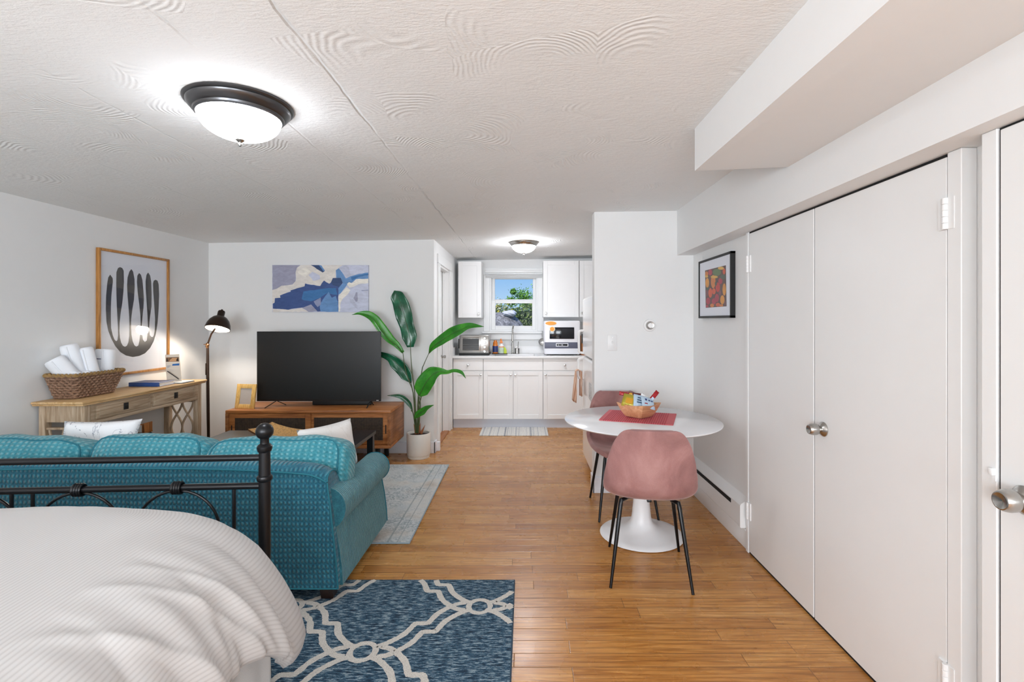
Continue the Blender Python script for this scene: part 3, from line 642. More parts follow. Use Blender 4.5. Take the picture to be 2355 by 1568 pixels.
M['ink'] = plain('charcoal_ink', '#3c3a3a', .35, nb=0, nscale=25, var=.12)
M['paper_blue'] = plain('art_paper', '#dfe3ec', .35, nb=0, var=.01)
def art_large():
    X0, X1 = XL, XL+.028
    y0, y1, z0, z1 = 3.83, 4.594, .948, 1.968
    t = thing('framed_artwork', 'large wood framed print of dark fork-like fingers on left wall', 'artwork', (XL, 4.2, z0))
    b_ = .02
    MB().box(X0, X1, y0, y0+b_, z0, z1, .004).box(X0, X1, y1-b_, y1, z0, z1, .004).box(X0, X1, y0+b_, y1-b_, z0, z0+b_, .004).box(X0, X1, y0+b_, y1-b_, z1-b_, z1, .004).build('frame', 'oakframe', t)
    XP = XL+.012
    MB().box(X0, XP, y0+.012, y1-.012, z0+.012, z1-.012).build('paper', 'paper_blue', t)
    S = lambda px, py: (200+px/4.9, 550+py/4.9)
    def pt(px, py): p = PX(*S(px, py), XP+.0008); return p
    outline = [(262, 398), (290, 440), (292, 480), (285, 540), (275, 640), (270, 760), (269, 880), (272, 1000), (290, 1080), (310, 1130), (330, 1150), (345, 1135), (352, 1080), (350, 1000), (345, 900), (338, 780), (333, 660), (330, 500), (332, 370), (350, 325), (372, 314), (398, 325), (414, 355), (417, 480), (410, 600), (398, 720), (380, 830), (368, 940), (366, 1040), (372, 1110), (385, 1165), (405, 1200), (428, 1212), (450, 1200), (468, 1160), (478, 1090), (480, 1000), (477, 880), (468, 760), (458, 640), (452, 520), (458, 430), (478, 365), (500, 337), (520, 365), (536, 450), (538, 540), (530, 680), (510, 800), (498, 900), (497, 1000), (502, 1080), (515, 1150), (535, 1195), (556, 1210), (578, 1198), (592, 1150), (602, 1060), (606, 960), (603, 860), (590, 740), (572, 600), (563, 480), (568, 410), (588, 381), (608, 400), (625, 460), (636, 580), (642, 680), (636, 780), (625, 880), (618, 980), (620, 1060), (630, 1130), (652, 1158), (675, 1140), (685, 1070), (687, 980), (683, 860), (672, 700), (662, 560), (661, 470), (672, 400), (690, 374), (712, 410), (724, 480), (729, 620), (727, 760), (712, 860), (704, 930), (700, 1010), (708, 1080), (725, 1100), (742, 1103), (755, 1080), (766, 1000), (768, 900), (758, 740), (748, 600), (744, 500), (752, 468), (773, 456), (796, 468), (808, 510), (813, 620), (808, 780), (796, 940), (778, 1060), (752, 1150), (712, 1225), (655, 1285), (590, 1315), (515, 1327), (440, 1310), (375, 1270), (320, 1205), (275, 1120), (240, 1030), (220, 930), (213, 790), (216, 640), (228, 500), (240, 430)]
    mb = MB()
    t_ = bmesh.new(); vs_ = [t_.verts.new(pt(*p)) for p in outline]; es = [t_.edges.new((vs_[i], vs_[(i+1) % len(vs_)])) for i in range(len(vs_))]
    bmesh.ops.triangle_fill(t_, edges=es, use_beauty=True); mb._merge(t_)
    mb.build('figure', 'ink', t, smooth=False, label='charcoal fork shaped figure')
    MB().box(XL+.018, XL+.0186, y0+.015, y1-.015, z0+.015, z1-.015).build('glass_sheet', 'glass', t)
art_large()

def canvas():
    Yc = YB-.025; x0, x1, z0, z1 = -2.655, -1.645, 1.487, 1.982
    t = thing('canvas_painting', 'wide abstract blue and cream canvas above the television', 'painting', (-2.15, YB, z0))
    cols = ['#9b9cb2', '#2f4c86', '#ddd8d2', '#c3c8dc', '#5f8cbf', '#23406e', '#e9e5dc', '#8a93b4', '#2f6ea8', '#b9bdd0']
    mats = []
    for i, c_ in enumerate(cols):
        g = G('brushed_paint', c_, .55); c = g.co(); n = g.noise(g.mp(c, (5, 5, 12), rot=(0, .5, 0)), 2.2, 5, .65, .8); l = lin(c_)
        dk = tuple(v*.88 for v in l[:3])+(1,); lt = tuple(min(1, v*1.08+.01) for v in l[:3])+(1,)
        g.col(g.mix(g.ramp(n, [(.35, 0.0), (.65, 1.0)]), dk, lt)); g.bump(n, .2, .002); mats.append(g.m)
    mb = MB().box(x0, x1, Yc, YB, z0, z1, .002, 1, mi=3)
    def pt(px, py, d): 
        u = min(max((px-238)/(2145-238), 0), 1); v = min(max((py-(192-40*u))/(938), 0), 1)
        return Vector((x0+u*(x1-x0), Yc-.0002-d*.00012, z1-v*(z1-z0)))
    shapes = [(3, [(238, 150), (2145, 150), (2145, 1130), (238, 1130)]),
      (0, [(238, 150), (800, 150), (730, 240), (700, 340), (700, 500), (640, 570), (420, 610), (330, 660), (238, 690)]),
      (2, [(238, 690), (330, 660), (420, 600), (640, 570), (705, 500), (700, 330), (725, 240), (800, 150), (1700, 130), (1500, 260), (1500, 430), (1440, 420), (1420, 500), (1370, 540), (1265, 480), (1190, 590), (890, 545), (880, 600), (600, 700), (390, 800), (400, 840), (290, 850), (280, 950), (238, 960)]),
      (3, [(1030, 310), (1180, 380), (1190, 450), (1050, 490), (960, 380)]), (6, [(760, 290), (900, 220), (1000, 300), (900, 420), (740, 330)]),
      (5, [(1000, 160), (1180, 170), (1280, 290), (1240, 320), (1120, 250)]), (4, [(1160, 170), (1215, 180), (1285, 280), (1250, 290)]),
      (1, [(250, 1060), (250, 960), (285, 940), (290, 850), (400, 840), (390, 795), (605, 715), (600, 690), (880, 600), (890, 545), (1190, 590), (1265, 478), (1370, 540), (1420, 500), (1440, 425), (1590, 430), (1640, 520), (1560, 620), (1550, 780), (1550, 1090), (1130, 1100), (1010, 960), (880, 1020), (560, 1075)]),
      (8, [(860, 700), (1250, 640), (1500, 620), (1530, 760), (1330, 730), (1180, 830), (1000, 900), (820, 860)]),
      (4, [(1200, 1100), (1180, 960), (1290, 790), (1360, 700), (1420, 820), (1500, 780), (1545, 900), (1550, 1095)]), (7, [(1060, 900), (1200, 820), (1200, 960), (1140, 1010)]),
      (5, [(1440, 425), (1600, 415), (1640, 500), (1560, 600), (1450, 570), (1400, 520)]),
      (4, [(1500, 270), (1560, 230), (1780, 380), (1960, 330), (2145, 290), (2145, 420), (1900, 440), (1800, 520), (1720, 560), (1600, 720), (1550, 760), (1550, 630), (1640, 530), (1600, 420), (1510, 420)]),
      (9, [(1560, 230), (1700, 150), (1760, 200), (1800, 380), (1700, 430), (1640, 330)]), (8, [(1800, 400), (2145, 320), (2145, 350), (1960, 390), (1820, 470)]),
      (3, [(1740, 150), (2145, 140), (2145, 300), (1960, 330), (1800, 380), (1760, 210)]),
      (6, [(1720, 540), (1760, 500), (1820, 520), (1900, 440), (2145, 425), (2145, 510), (1950, 540), (1850, 590), (1770, 610)]),
      (6, [(1550, 790), (1720, 600), (1790, 660), (1740, 740), (1640, 830), (1600, 900), (1580, 1090), (1555, 1090)]),
      (9, [(1770, 840), (1850, 840), (1960, 1060), (1780, 900)]), (0, [(1900, 700), (1930, 700), (1930, 880), (1900, 890), (1850, 820)]), (7, [(2010, 660), (2145, 640), (2145, 660), (2010, 675)]),
      (2, [(250, 1062), (560, 1078), (830, 1035), (960, 1110), (250, 1135)]), (0, [(830, 1035), (1010, 960), (1140, 1095), (960, 1110)]),
      (1, [(360, 960), (800, 930), (820, 990), (370, 1040)])]
    for i, (ci, s_) in enumerate(shapes):
        t_ = bmesh.new(); q = []
        for k, p in enumerate(s_):
            n_ = s_[(k+1) % len(s_)]; q.append(p)
            L = math.hypot(n_[0]-p[0], n_[1]-p[1]); m_ = int(L/60)
            for j in range(1, m_): q.append((p[0]+(n_[0]-p[0])*j/m_+random.uniform(-7, 7), p[1]+(n_[1]-p[1])*j/m_+random.uniform(-7, 7)))
        vs_ = [t_.verts.new(pt(x, y, i+1)) for x, y in q]; es = [t_.edges.new((vs_[k], vs_[(k+1) % len(vs_)])) for k in range(len(vs_))]
        bmesh.ops.triangle_fill(t_, edges=es, use_beauty=True); mb._merge(t_, ci)
    mb.build('stretched_canvas', mats, t, smooth=False)
canvas()

# ---------------------------------------------------------------- console desk on the left wall with its objects
def desk():
    ZT = .847; xa, xb, ya, yb = -3.332, -2.978, 3.315, 4.618
    t = thing('console_table', 'washed wood console table with two drawers against left wall', 'table', ((xa+xb)/2, (ya+yb)/2, 0))
    MB().box(xa, xb, ya, yb, ZT-.018, ZT, .006, 3).box(xa, xb-.008, ya+.01, yb-.01, ZT-.030, ZT-.018, .004).build('tabletop', 'desk_top', t)
    fx = -3.005; e0, e1 = 3.36, 4.575; bk = xa+.012
    MB().box(bk, fx-.004, e0+.012, e1-.012, .70, ZT-.030).build('apron', 'desk_y', t)
    MB().box(fx-.02, fx+.002, e0+.05, e1-.05, .674, .70, .003).box(fx-.02, fx+.0, e0+.05, e1-.05, .806, ZT-.03, .002).box(fx-.02, fx+.0, 3.95, 3.972, .70, .806).box(fx-.02, fx, e0+.05, 3.44, .7, .806).box(fx-.02, fx, 4.478, e1-.05, .7, .806).build('drawer_rail', 'desk_y', t)
    for a, b in ((3.443, 3.948), (3.974, 4.476)):
        d = MB().box(fx-.006, fx+.002, a, b, .702, .804).box(fx, fx+.007, a+.004, b-.004, .706, .800, .004).box(fx+.005, fx+.010, a+.025, b-.025, .722, .786, .004).build('drawer', 'desk_y', t)
        m_ = (a+b)/2
        MB().box(fx+.009, fx+.015, m_-.021, m_+.021, .732, .782, .002).box(fx+.013, fx+.02, m_-.014, m_+.014, .752, .768, .002).build('drawer_pull', 'blackm', d)
    for Y in (e0, e1-.05):
        for X in (bk, fx-.045):
            MB().box(X, X+.045, Y, Y+.05, 0, ZT-.030, .004).build('leg', 'desk_z', t)
    for Y in (e0+.01, e1-.04):     # end panels: solid top, carved lattice under
        MB().box(bk+.045, fx-.045, Y, Y+.02, .70, .82).build('end_panel', 'desk_z', t)
        MB().box(bk+.045, fx-.045, Y-.004, Y+.026, .648, .664, .003).build('cross_rail', 'desk_z', t); MB().box(bk+.045, fx-.045, Y, Y+.024, .14, .17).build('cross_rail', 'desk_z', t)
        xc = (bk+fx)/2; hw = (fx-.045-bk-.045)/2
        lat = MB()
        for s in (-1, 1):
            for ph in (0, 1):
                pts = []
                for k in range(25):
                    u = k/24; z = .655-u*.48; a = math.cos(u*2*PI) if ph == 0 else -math.cos(u*2*PI)
                    off = (hw-.012)*(.5-.5*a) if ph == 0 else (hw-.012)*(.5-.5*a)
                    pts.append((xc+s*off, Y+.01, z))
                lat.tube(pts, .0095, 6, flat=.9)
        lat.build('lattice', 'desk_z', t)
    MB().box(bk, fx, e0+.05, e1-.05, .12, .14, .003).build('shelf', 'desk_y', t)
desk()

def wicker():
    g = G('woven_wicker', '#7b5c46', .8); c = g.co(); s = g.n('SeparateXYZ', {0: c})
    n = g.noise(g.mp(c, (30, 30, 60)), 2, 4, .7); g.col(g.ramp(n, [(.3, '#4c3527'), (.5, '#846550'), (.7, '#a98b73')])); g.bump(n, .5, .004); return g.m
M['wicker'] = wicker(); M['wicker_rim'] = plain('seagrass_rim', '#9a7a4a', .85, nscale=150, nb=.6, var=.3)
def basket():
    ZB = .848; t = thing('wicker_basket', 'brown woven basket of white towels on console table', 'basket', (-3.2, 3.6, ZB))
    def corner(z):   # rectangle at height fraction z
        u = z
        return (-3.295-.02*u, -3.145+.05*u, 3.44-.055*u, 3.77+.045*u)
    def ring(u, n=72, r=.025):
        x0, x1, y0, y1 = corner(u); pts = []
        for cx, cy, a0 in ((x1-r, y1-r, 0), (x0+r, y1-r, PI/2), (x0+r, y0+r, PI), (x1-r, y0+r, 1.5*PI)):
            for a in arc(a0, a0+PI/2, 4): pts.append(Vector((cx+r*math.cos(a), cy+r*math.sin(a), ZB+.165*u+.004)))
        # resample by length
        L = [0]; 
        for k in range(len(pts)): L.append(L[-1]+(pts[(k+1) % len(pts)]-pts[k]).length)
        out = []
        for i in range(n):
            d = L[-1]*i/n; k = max(j for j in range(len(pts)) if L[j] <= d+1e-9)
            f = (d-L[k])/max(L[k+1]-L[k], 1e-9); out.append(pts[k].lerp(pts[(k+1) % len(pts)], f))
        return out
    mb = MB(); rows = 9
    for k in range(rows):
        pr = ring((k+.5)/rows, 120); c_ = sum(pr, Vector())/len(pr); q = []
        for i, p in enumerate(pr):
            d = (p-c_); d.z = 0; d.normalize(); s = math.sin(i*2*PI/120*30+(PI if k % 2 else 0))
            q.append(p+d*.0045*s+Vector((0, 0, .003*s)))
        mb.tube(q, .0105, 8, closed=True)
    mb.build('woven_side', 'wicker', t)
    x0, x1, y0, y1 = corner(0); MB().box(x0, x1, y0, y1, ZB, ZB+.012, .004).build('basket_floor', 'wicker', t)
    mb = MB(); pr = ring(1.0, 150)
    for ph in (0, PI): mb.tube([p+Vector((0, 0, .006*math.sin(i*.9+ph)))+Vector((.004*math.cos(i*.9+ph), .004*math.cos(i*.9+ph), 0)) for i, p in enumerate(pr)], .009, 8, closed=True)
    mb.build('rim', 'wicker_rim', t)
basket()
def terry():
    g = G('white_terry', '#eceff4', .95); c = g.co(); g.bump(g.noise(c, 260, 3, .8), .5, .004); return g.m
M['terry'] = terry()
def towel_roll(a, b, r, label, mark=False, squash=.8):
    a, b = Vector(a), Vector(b); d = b-a; L = d.length; t = thing('rolled_towel', label, 'towel', tuple(a), 'rolled white towels in the basket')
    q = Vector((0, 0, 1)).rotation_difference(d.normalized()).to_matrix().to_4x4()
    mb = MB()
    prof = [(0, 0), (r*.8, 0), (r, .02), (r*1.02, L*.5), (r, L-.02), (r*.93, L-.005), (r*.80, L), (r*.66, L-.006), (r*.60, L), (r*.46, L-.001), (r*.38, L-.006), (r*.3, L+.001), (0, L)]
    tb = bmesh.new(); seg = 40; rings = []
    for rr, z in prof:
        rings.append([tb.verts.new((max(rr, .0005)*math.cos(2*PI*k/seg)*(1+.03*math.sin(3*2*PI*k/seg+z*20)), squash*max(rr, .0005)*math.sin(2*PI*k/seg)*(1+.04*math.sin(2*2*PI*k/seg+z*9)), z)) for k in range(seg)])
    for A, B in zip(rings, rings[1:]):
        for k in range(seg): tb.faces.new([A[k], A[(k+1) % seg], B[(k+1) % seg], B[k]])
    tb.faces.new(rings[0]); tb.faces.new(rings[-1]); bmesh.ops.recalc_face_normals(tb, faces=tb.faces)
    mb._merge(tb, 0, Matrix.Translation(a) @ q)
    mb.build('towel_body', 'terry', t, ang=60)
    # loose outer edge wound along the roll
    e = [Matrix.Translation(a) @ q @ Vector((r*1.0*math.cos(-1.2), squash*r*1.03*math.sin(-1.2), z)) for z in arc(.01, L-.01, 10)]
    MB().tube(e, .0045, 8).build('hem', 'terry', t)
    if mark:      # tiny stitched letters on the side facing the room
        mk = MB()
        for i, (w_, h_) in enumerate([(1.6, 2), (1.2, 1.6), (1.6, 1.8), (1.2, 1.2), (1.6, 1.8), (1.4, 1.2), (1.2, 1.8)]):
            an = -1.75+i*.085; rr = r*1.035
            p = Matrix.Translation(a) @ q @ Vector((rr*math.cos(an), squash*rr*math.sin(an), L*.62))
            mk.box(p.x-.0018, p.x+.0018, p.y-.0015, p.y+.0015, p.z-h_*.0016, p.z+h_*.0016)
        mk.build('stitched_mark', 'label_navy', t, label='small navy stitched lettering')
towel_roll((-3.20, 3.475, .985), (-3.275, 3.42, 1.13), .066, 'leftmost rolled white towel leaning over left rim of basket')
towel_roll((-3.215, 3.55, .985), (-3.255, 3.51, 1.225), .058, 'white towel roll standing tall in the middle of basket')
towel_roll((-3.165, 3.60, .985), (-3.195, 3.57, 1.20), .054, 'white towel roll leaning right of the tallest one')
towel_roll((-3.185, 3.715, .985), (-3.18, 3.735, 1.18), .068, 'rightmost white towel with small navy mark in basket', mark=True)
towel_roll((-3.165, 3.45, .975), (-3.155, 3.455, 1.04), .034, 'short white washcloth roll at front left of basket', squash=1)
towel_roll((-3.15, 3.535, .975), (-3.142, 3.535, 1.035), .032, 'short white washcloth roll just behind front rim of basket', squash=1)
M['navycover'] = plain('navy_cover', '#2b4a86', .35, nb=.02, nscale=200); M['paperw'] = plain('white_paper', '#f3f2ee', .6, nb=0, var=.01)
bd = thing('ring_binder', 'navy blue binder lying on console table beside basket', 'binder', (-3.16, 4.2, .847))
MB().box(-3.30, -3.045, 4.10, 4.28, .8475, .852, .001, 1).box(-3.30, -3.045, 4.10, 4.28, .876, .881, .001, 1).box(-3.30, -3.045, 4.098, 4.104, .8475, .881, .002).build('cover', 'navycover', bd)
MB().box(-3.295, -3.05, 4.106, 4.275, .853, .875).build('pages', 'paperw', bd)
mg = thing('open_magazine', 'open booklet with dark cover lying right of the navy binder', 'magazine', (-3.1, 4.37, .847))
MB().box(-3.22, -2.99, 4.29, 4.46, .8475, .851).build('cover', 'blackm', mg); MB().box(-3.215, -2.995, 4.295, 4.455, .851, .859, .002).build('pages', 'paperw', mg)
bro = thing('brochure_holder', 'clear stand holding printed leaflet at far end of console table', 'brochure holder', (-3.1, 4.4, .86))
def brochure():
    g = G('leaflet_print', '#e9dccb', .5); return g.m
M['leaf'] = brochure(); M['sepia'] = plain('sepia_photo', '#a97f5c', .5, nb=0, nscale=60, var=.5); M['bluep'] = plain('blue_print', '#2f6fb5', .5, nb=0); M['greyprint'] = plain('grey_print', '#c9c6c2', .5, nb=0)
Yb = 4.36
def bp(px, py, d=0): p = P(260+px/6.817, 780+py/6.817, Yb-d); return p
def bq(mb, x0, y0, x1, y1, d, mi=0): return mb.prism([bp(x0, y0, d), bp(x1, y0-6, d), bp(x1, y1, d), bp(x0, y1+4, d)], (0, .0006, 0), mi)
mb = MB(); mb.prism([bp(815, 245), bp(1035, 232), bp(1075, 655), bp(840, 650)], (0, .004, 0)); mb.build('leaflet', 'leaf', bro)
lf_ = MB(); bq(lf_, 830, 285, 1030, 350, .0015, 0); lf_.build('photo_print', 'sepia', bro)
mb = MB(); mb.prism([bp(890, 325, .003), bp(930, 292, .003), bp(1000, 292, .003), bp(1020, 345, .003), bp(880, 350, .003)], (0, .0004, 0)); mb.build('photo_roof', plain('tan_print', '#d9a678', .5, nb=0), bro)
mb = MB(); mb.prism([bp(838, 300, .003), bp(850, 295, .003), bp(860, 350, .003), bp(832, 352, .003)], (0, .0004, 0)); mb.prism([bp(995, 310, .0035), bp(1012, 300, .0035), bp(1030, 340, .0035), bp(990, 342, .0035)], (0, .0004, 0)); mb.build('photo_trees', plain('dark_print', '#3b332c', .5, nb=0), bro)
mb = MB(); mb.prism([bp(932, 388, .0015), bp(1040, 378, .0015), bp(1036, 410, .0015), bp(926, 414, .0015)], (0, .0006, 0)); mb.build('blue_title', 'bluep', bro)
mb = MB()
for k in range(4): bq(mb, 845, 412+k*9, 905-k*8, 416+k*9, .0015)
mb.build('text_lines', 'greyprint', bro)
MB().prism([bp(835, 470, .012), bp(1070, 480, .012), bp(1078, 660, .012), bp(850, 655, .012)], (0, .001, 0)).box(-3.17, -3.035, Yb-.03, Yb+.05, .8595, .8615).build('acrylic_stand', 'glass', bro)
tag(MB().tube([bp(850, 500, .02), bp(1030, 625, .02)], .0035, 8).build('pen', 'blackm'), 'black pen slanting across the clear brochure holder', 'pen')

# things on the floor under the console table
M['blackcloth'] = plain('black_quilted_cloth', '#15171e', .7, nscale=40, nb=.3)
def bag():
    mb = MB()
    def f(u, v):
        a = u*2*PI; s = math.sin(a*16)*.006; z = .142+.335*v; R = (.19, .115) 
        k = 1-.55*max(0, v-.72)/.28
        return Vector((-3.16+(R[1]+s)*math.cos(a)*k, 4.02+(R[0]+s)*math.sin(a)*k, z+(.012*math.sin(a*16) if v > .7 else 0)))
    mb.grid(160, 14, f, cu=True); mb.face([f(i/40, 0) for i in range(40)]); mb.face([f(i/40, 1) for i in range(40)])
    return tag(mb.clean().build('storage_bag', 'blackcloth'), 'black pleated cloth bag standing on shelf under console table', 'bag')
bag()
bx = thing('wooden_caddy', 'small tan wooden caddy on the black bag under console table', 'caddy', (-3.17, 4.05, .48))
MB().box(-3.235, -3.10, 4.0, 4.012, .48, .555, .003).box(-3.235, -3.225, 4.0, 4.10, .48, .56, .003).box(-3.11, -3.10, 4.0, 4.10, .48, .56, .003).box(-3.235, -3.10, 4.0, 4.10, .476, .486).build('wooden_side', 'walnut_z', bx)
MB().box(-3.175, -3.112, 3.998, 4.0, .487, .548, .001, 1).build('panel', 'greyprint', bx)

# ---------------------------------------------------------------- floor lamp
def floor_lamp():
    Xp, Yp = -3.083, 4.80
    t = thing('floor_lamp', 'slim black reading floor lamp lit in the corner', 'floor lamp', (Xp, Yp, 0))
    MB().lathe([(0, 0), (.12, 0), (.125, .006), (.12, .016), (.02, .022), (0, .022)], (Xp, Yp, 0), 40).build('base', 'brownmetal', t)
    MB().tube([(Xp, Yp, .02), P(477.5, 800, Yp)], [.0135, .012], 12).build('pole', 'brownmetal', t)
    j = P(477, 793, Yp)
    MB().lathe([(0, -.03), (.013, -.03), (.014, -.01), (.017, 0), (.014, .01), (.01, .02), (0, .02)], j, 16).tube([j+Vector((-.035, 0, .005)), j+Vector((.02, 0, 0))], .004, 8).build('joint', 'copper', t)
    top = P(486, 768, 4.78)
    MB().tube([j, top, P(500, 757, 4.74)+Vector((0, .055, .085))], .008, 8).build('arm', 'brownmetal', t)
    sc_ = P(500, 757, 4.74)
    sh = Matrix.Rotation(math.radians(-21), 4, 'X') @ Matrix.Diagonal((.96, .96, 1.15, 1))
    prof = [(.113, 0), (.113, .012), (.105, .045), (.088, .078), (.062, .104), (.036, .116), (.033, .120), (.033, .155), (.028, .165), (.010, .168), (.009, .178), (0, .180)]
    pin = [(.108, .002), (.100, .045), (.083, .075), (.058, .098), (.03, .108), (0, .110)]
    mb = MB(); mb.lathe(prof+[], (0, 0, 0), 48)
    # open bottom: remove the cap made at the wide end
    bm_ = mb.bm; kill = [f for f in bm_.faces if len(f.verts) > 20 and abs(f.calc_center_median().z) < .001]
    bmesh.ops.delete(bm_, geom=kill, context='FACES'); bmesh.ops.transform(bm_, matrix=Matrix.Translation(sc_) @ sh, verts=bm_.verts)
    mb.build('lamp_shade', 'brownmetal', t)
    mb = MB().lathe(pin, (0, 0, 0), 48); bm_ = mb.bm; kill = [f for f in bm_.faces if len(f.verts) > 20]
    bmesh.ops.delete(bm_, geom=kill, context='FACES'); bmesh.ops.transform(bm_, matrix=Matrix.Translation(sc_) @ sh, verts=bm_.verts)
    mb.build('shade_lining', 'white_pl', t)
    MB().lathe([(0, .1), (.018, .1), (.02, .07), (.034, .05), (.038, .032), (.03, .012), (.012, .003), (0, .002)], sc_, 24, M4=sh).build('bulb', 'bulb', t)
    MB().box(Xp-.028, Xp-.018, Yp-.01, Yp+.006, CH-(862-VY)*Yp/FPX, CH-(835-VY)*Yp/FPX, .003).build('cord_switch', 'brownmetal', t)
    MB().tube(smooth_path([j+Vector((-.02, .0, -.02)), (Xp-.023, Yp, 1.15), (Xp-.023, Yp, .8), (Xp-.015, Yp, .3), (Xp-.05, Yp+.08, .012)], 20), .0022, 6).build('cord', 'brownmetal', t)
    # the lamp's own light, shining down and out of the shade
    lp = lamp('reading_bulb_light', 'SPOT', tuple(sc_+Vector((0, 0, -.004))), FLOORLAMP_W, (1, .88, .74), (math.radians(-21), 0, 0), spot_size=math.radians(165), spot_blend=.35, shadow_soft_size=.05)
M['brownmetal'] = plain('dark_bronze', '#35251b', .35, .5, nb=0, var=.1); M['copper'] = plain('copper_joint', '#a87a52', .3, 1, nb=0)
M['bulb'] = emis('lit_bulb', '#fff1dc', 16)
floor_lamp()

# ---------------------------------------------------------------- television console, television, soundbar, frame
M['cane'] = None
def cane():
    g = G('dark_cane_mesh', '#17120e', .7); c = g.co(); s = g.n('SeparateXYZ', {0: c})
    a = g.ma('SINE', g.ma('MULTIPLY', s.outputs[0], 2*PI/.0085)); b = g.ma('SINE', g.ma('MULTIPLY', s.outputs[2], 2*PI/.0085))
    h = g.ma('MAXIMUM', a, b); n = g.noise(c, 60, 2)
    g.col(g.mix(g.ramp(g.ma('MULTIPLY', h, g.ma('ADD', n, .45)), [(.45, 0.0), (.95, 1.0)]), '#0d0b0a', '#5a4634')); g.bump(h, .4, .002); return g.m
M['cane'] = cane()
def tv_console():
    x0, x1, y0, y1, z0, z1 = -2.838, -1.270, 4.66, 5.175, .185, .548
    t = thing('media_console', 'low acacia wood television console with dark mesh sliding doors', 'console', (-2.05, 4.9, 0))
    th_ = .03
    MB().box(x0, x1, y0, y1, z1-th_, z1, .006, 2).box(x0, x1, y0, y1, z0, z0+th_, .006, 2).build('carcass_top', 'walnut_x', t)
    for a, b in ((x0+.001, x0+th_), (x1-th_, x1-.001)): MB().box(a, b, y0+.001, y1, z0+th_, z1-th_).build('side_panel', 'walnut_y', t)
    MB().box(x0+th_, x1-th_, y1-.02, y1, z0+th_, z1-th_).build('back_panel', 'dark', t)
    xm = P(713, 0, y0).x
    for (a, b, dy, sx) in ((x0+th_+.001, xm, .012, 0), (xm-.03, x1-th_-.001, .030, 1)):
        ya = y0+dy; zb, zt = z0+th_+.004, z1-th_-.004; fr_ = .052
        d = MB().box(a, a+fr_, ya, ya+.016, zb, zt, .002, 1).box(b-fr_, b, ya, ya+.016, zb, zt, .002, 1).box(a+fr_, b-fr_, ya, ya+.016, zt-fr_*.8, zt, .002, 1).box(a+fr_, b-fr_, ya, ya+.016, zb, zb+fr_*.7, .002, 1).build('sliding_door', 'walnut_x', t)
        MB().box(a+fr_-.002, b-fr_+.002, ya+.006, ya+.010, zb+fr_*.7-.002, zt-fr_*.8+.002).build('mesh_panel', 'cane', d)
        hx = a+.018 if sx == 0 else b-.030
        MB().box(hx, hx+.012, ya-.0006, ya+.004, zb+.10, zb+.185, .001, 1).build('finger_slot', 'blackm', d)
    for X in (x0+.14, x1-.18):
        for Y in (y0+.11, y1-.10): MB().box(X, X+.04, Y, Y+.04, 0, z0, .003).build('leg', 'blackm', t)
tv_console()
def tv():
    Y = 4.86; a = P(590.5, 762, Y); b = P(876, 757.5, Y); zb = CH-(922.5-VY)*Y/FPX
    t = thing('television', 'large flat screen television with black screen on wood console', 'television', ((a.x+b.x)/2, Y, .548))
    MB().box(a.x, b.x, Y, Y+.012, zb, a.z, .003).box(a.x+.01, b.x-.01, Y+.012, Y+.03, zb+.01, a.z-.01, .004).build('housing', 'blackm', t)
    MB().box(a.x+.10, b.x-.10, Y+.03, Y+.065, zb+.03, zb+.38, .012).build('rear_box', 'blackm', t)
    MB().box(a.x+.006, b.x-.006, Y-.0015, Y+.001, zb+.018, a.z-.006).build('screen', 'tvscreen', t)
    MB().box(b.x-.045, b.x-.022, Y-.002, Y, zb+.006, zb+.011).build('brand_mark', 'plate', t)
    for px in (635, 852):
        c_ = P(px, 920, Y).x
        MB().tube([(c_-.0, Y+.01, zb+.004), (c_-.05 if px < 700 else c_, Y-.115, .556)], .006, 8, flat=.6).tube([(c_, Y+.01, zb+.004), (c_+.07 if px < 700 else c_+.012, Y+.06, .556)], .006, 8, flat=.6).build('stand_foot', 'blackm', t)
g = G('tv_screen', '#131414', .32, spec=.45); M['tvscreen'] = g.m
tv()
tag(MB().box(P(716, 0, 4.93).x, P(852, 0, 4.93).x, 4.95, 5.02, .5485, .598, .008, 3).build('soundbar', M['blackm']), 'slim black soundbar on the console behind television base', 'soundbar')
pf = thing('photo_frame', 'pale gold wooden photo frame standing at left end of console', 'photo frame', (-2.74, 4.8, .55))
def photo_frame():
    x0, x1 = P(539, 0, 4.76).x, P(588, 0, 4.76).x; z0, z1, Y = .549, .785, 4.76; b_ = .042
    Rz = Matrix.Translation((x0, Y, z0)) @ Matrix.Rotation(math.radians(-9), 4, 'Z') @ Matrix.Rotation(math.radians(-9), 4, 'X') @ Matrix.Translation((-x0, -Y, -z0))
    MB().box(x0, x0+b_, Y, Y+.016, z0, z1, .003, M4=Rz).box(x1-b_, x1, Y, Y+.016, z0, z1, .003, M4=Rz).box(x0+b_, x1-b_, Y, Y+.016, z0, z0+b_, .003, M4=Rz).box(x0+b_, x1-b_, Y, Y+.016, z1-b_, z1, .003, M4=Rz).build('frame', 'goldframe', pf)
    MB().box(x0+b_-.004, x1-b_+.004, Y+.006, Y+.010, z0+b_-.004, z1-b_+.004, M4=Rz).build('photo', plain('blank_print', '#b9b1aa', .12, nb=0, var=.04), pf)
    MB().box((x0+x1)/2-.02, (x0+x1)/2+.02, Y+.016, Y+.02, z0+.0, z0+.15, M4=Matrix.Translation((x0, Y+.02, z0+.15)) @ Matrix.Rotation(math.radians(14), 4, 'X') @ Matrix.Translation((-x0, -Y-.02, -z0-.15))).build('easel_back', 'blackm', pf)
photo_frame()

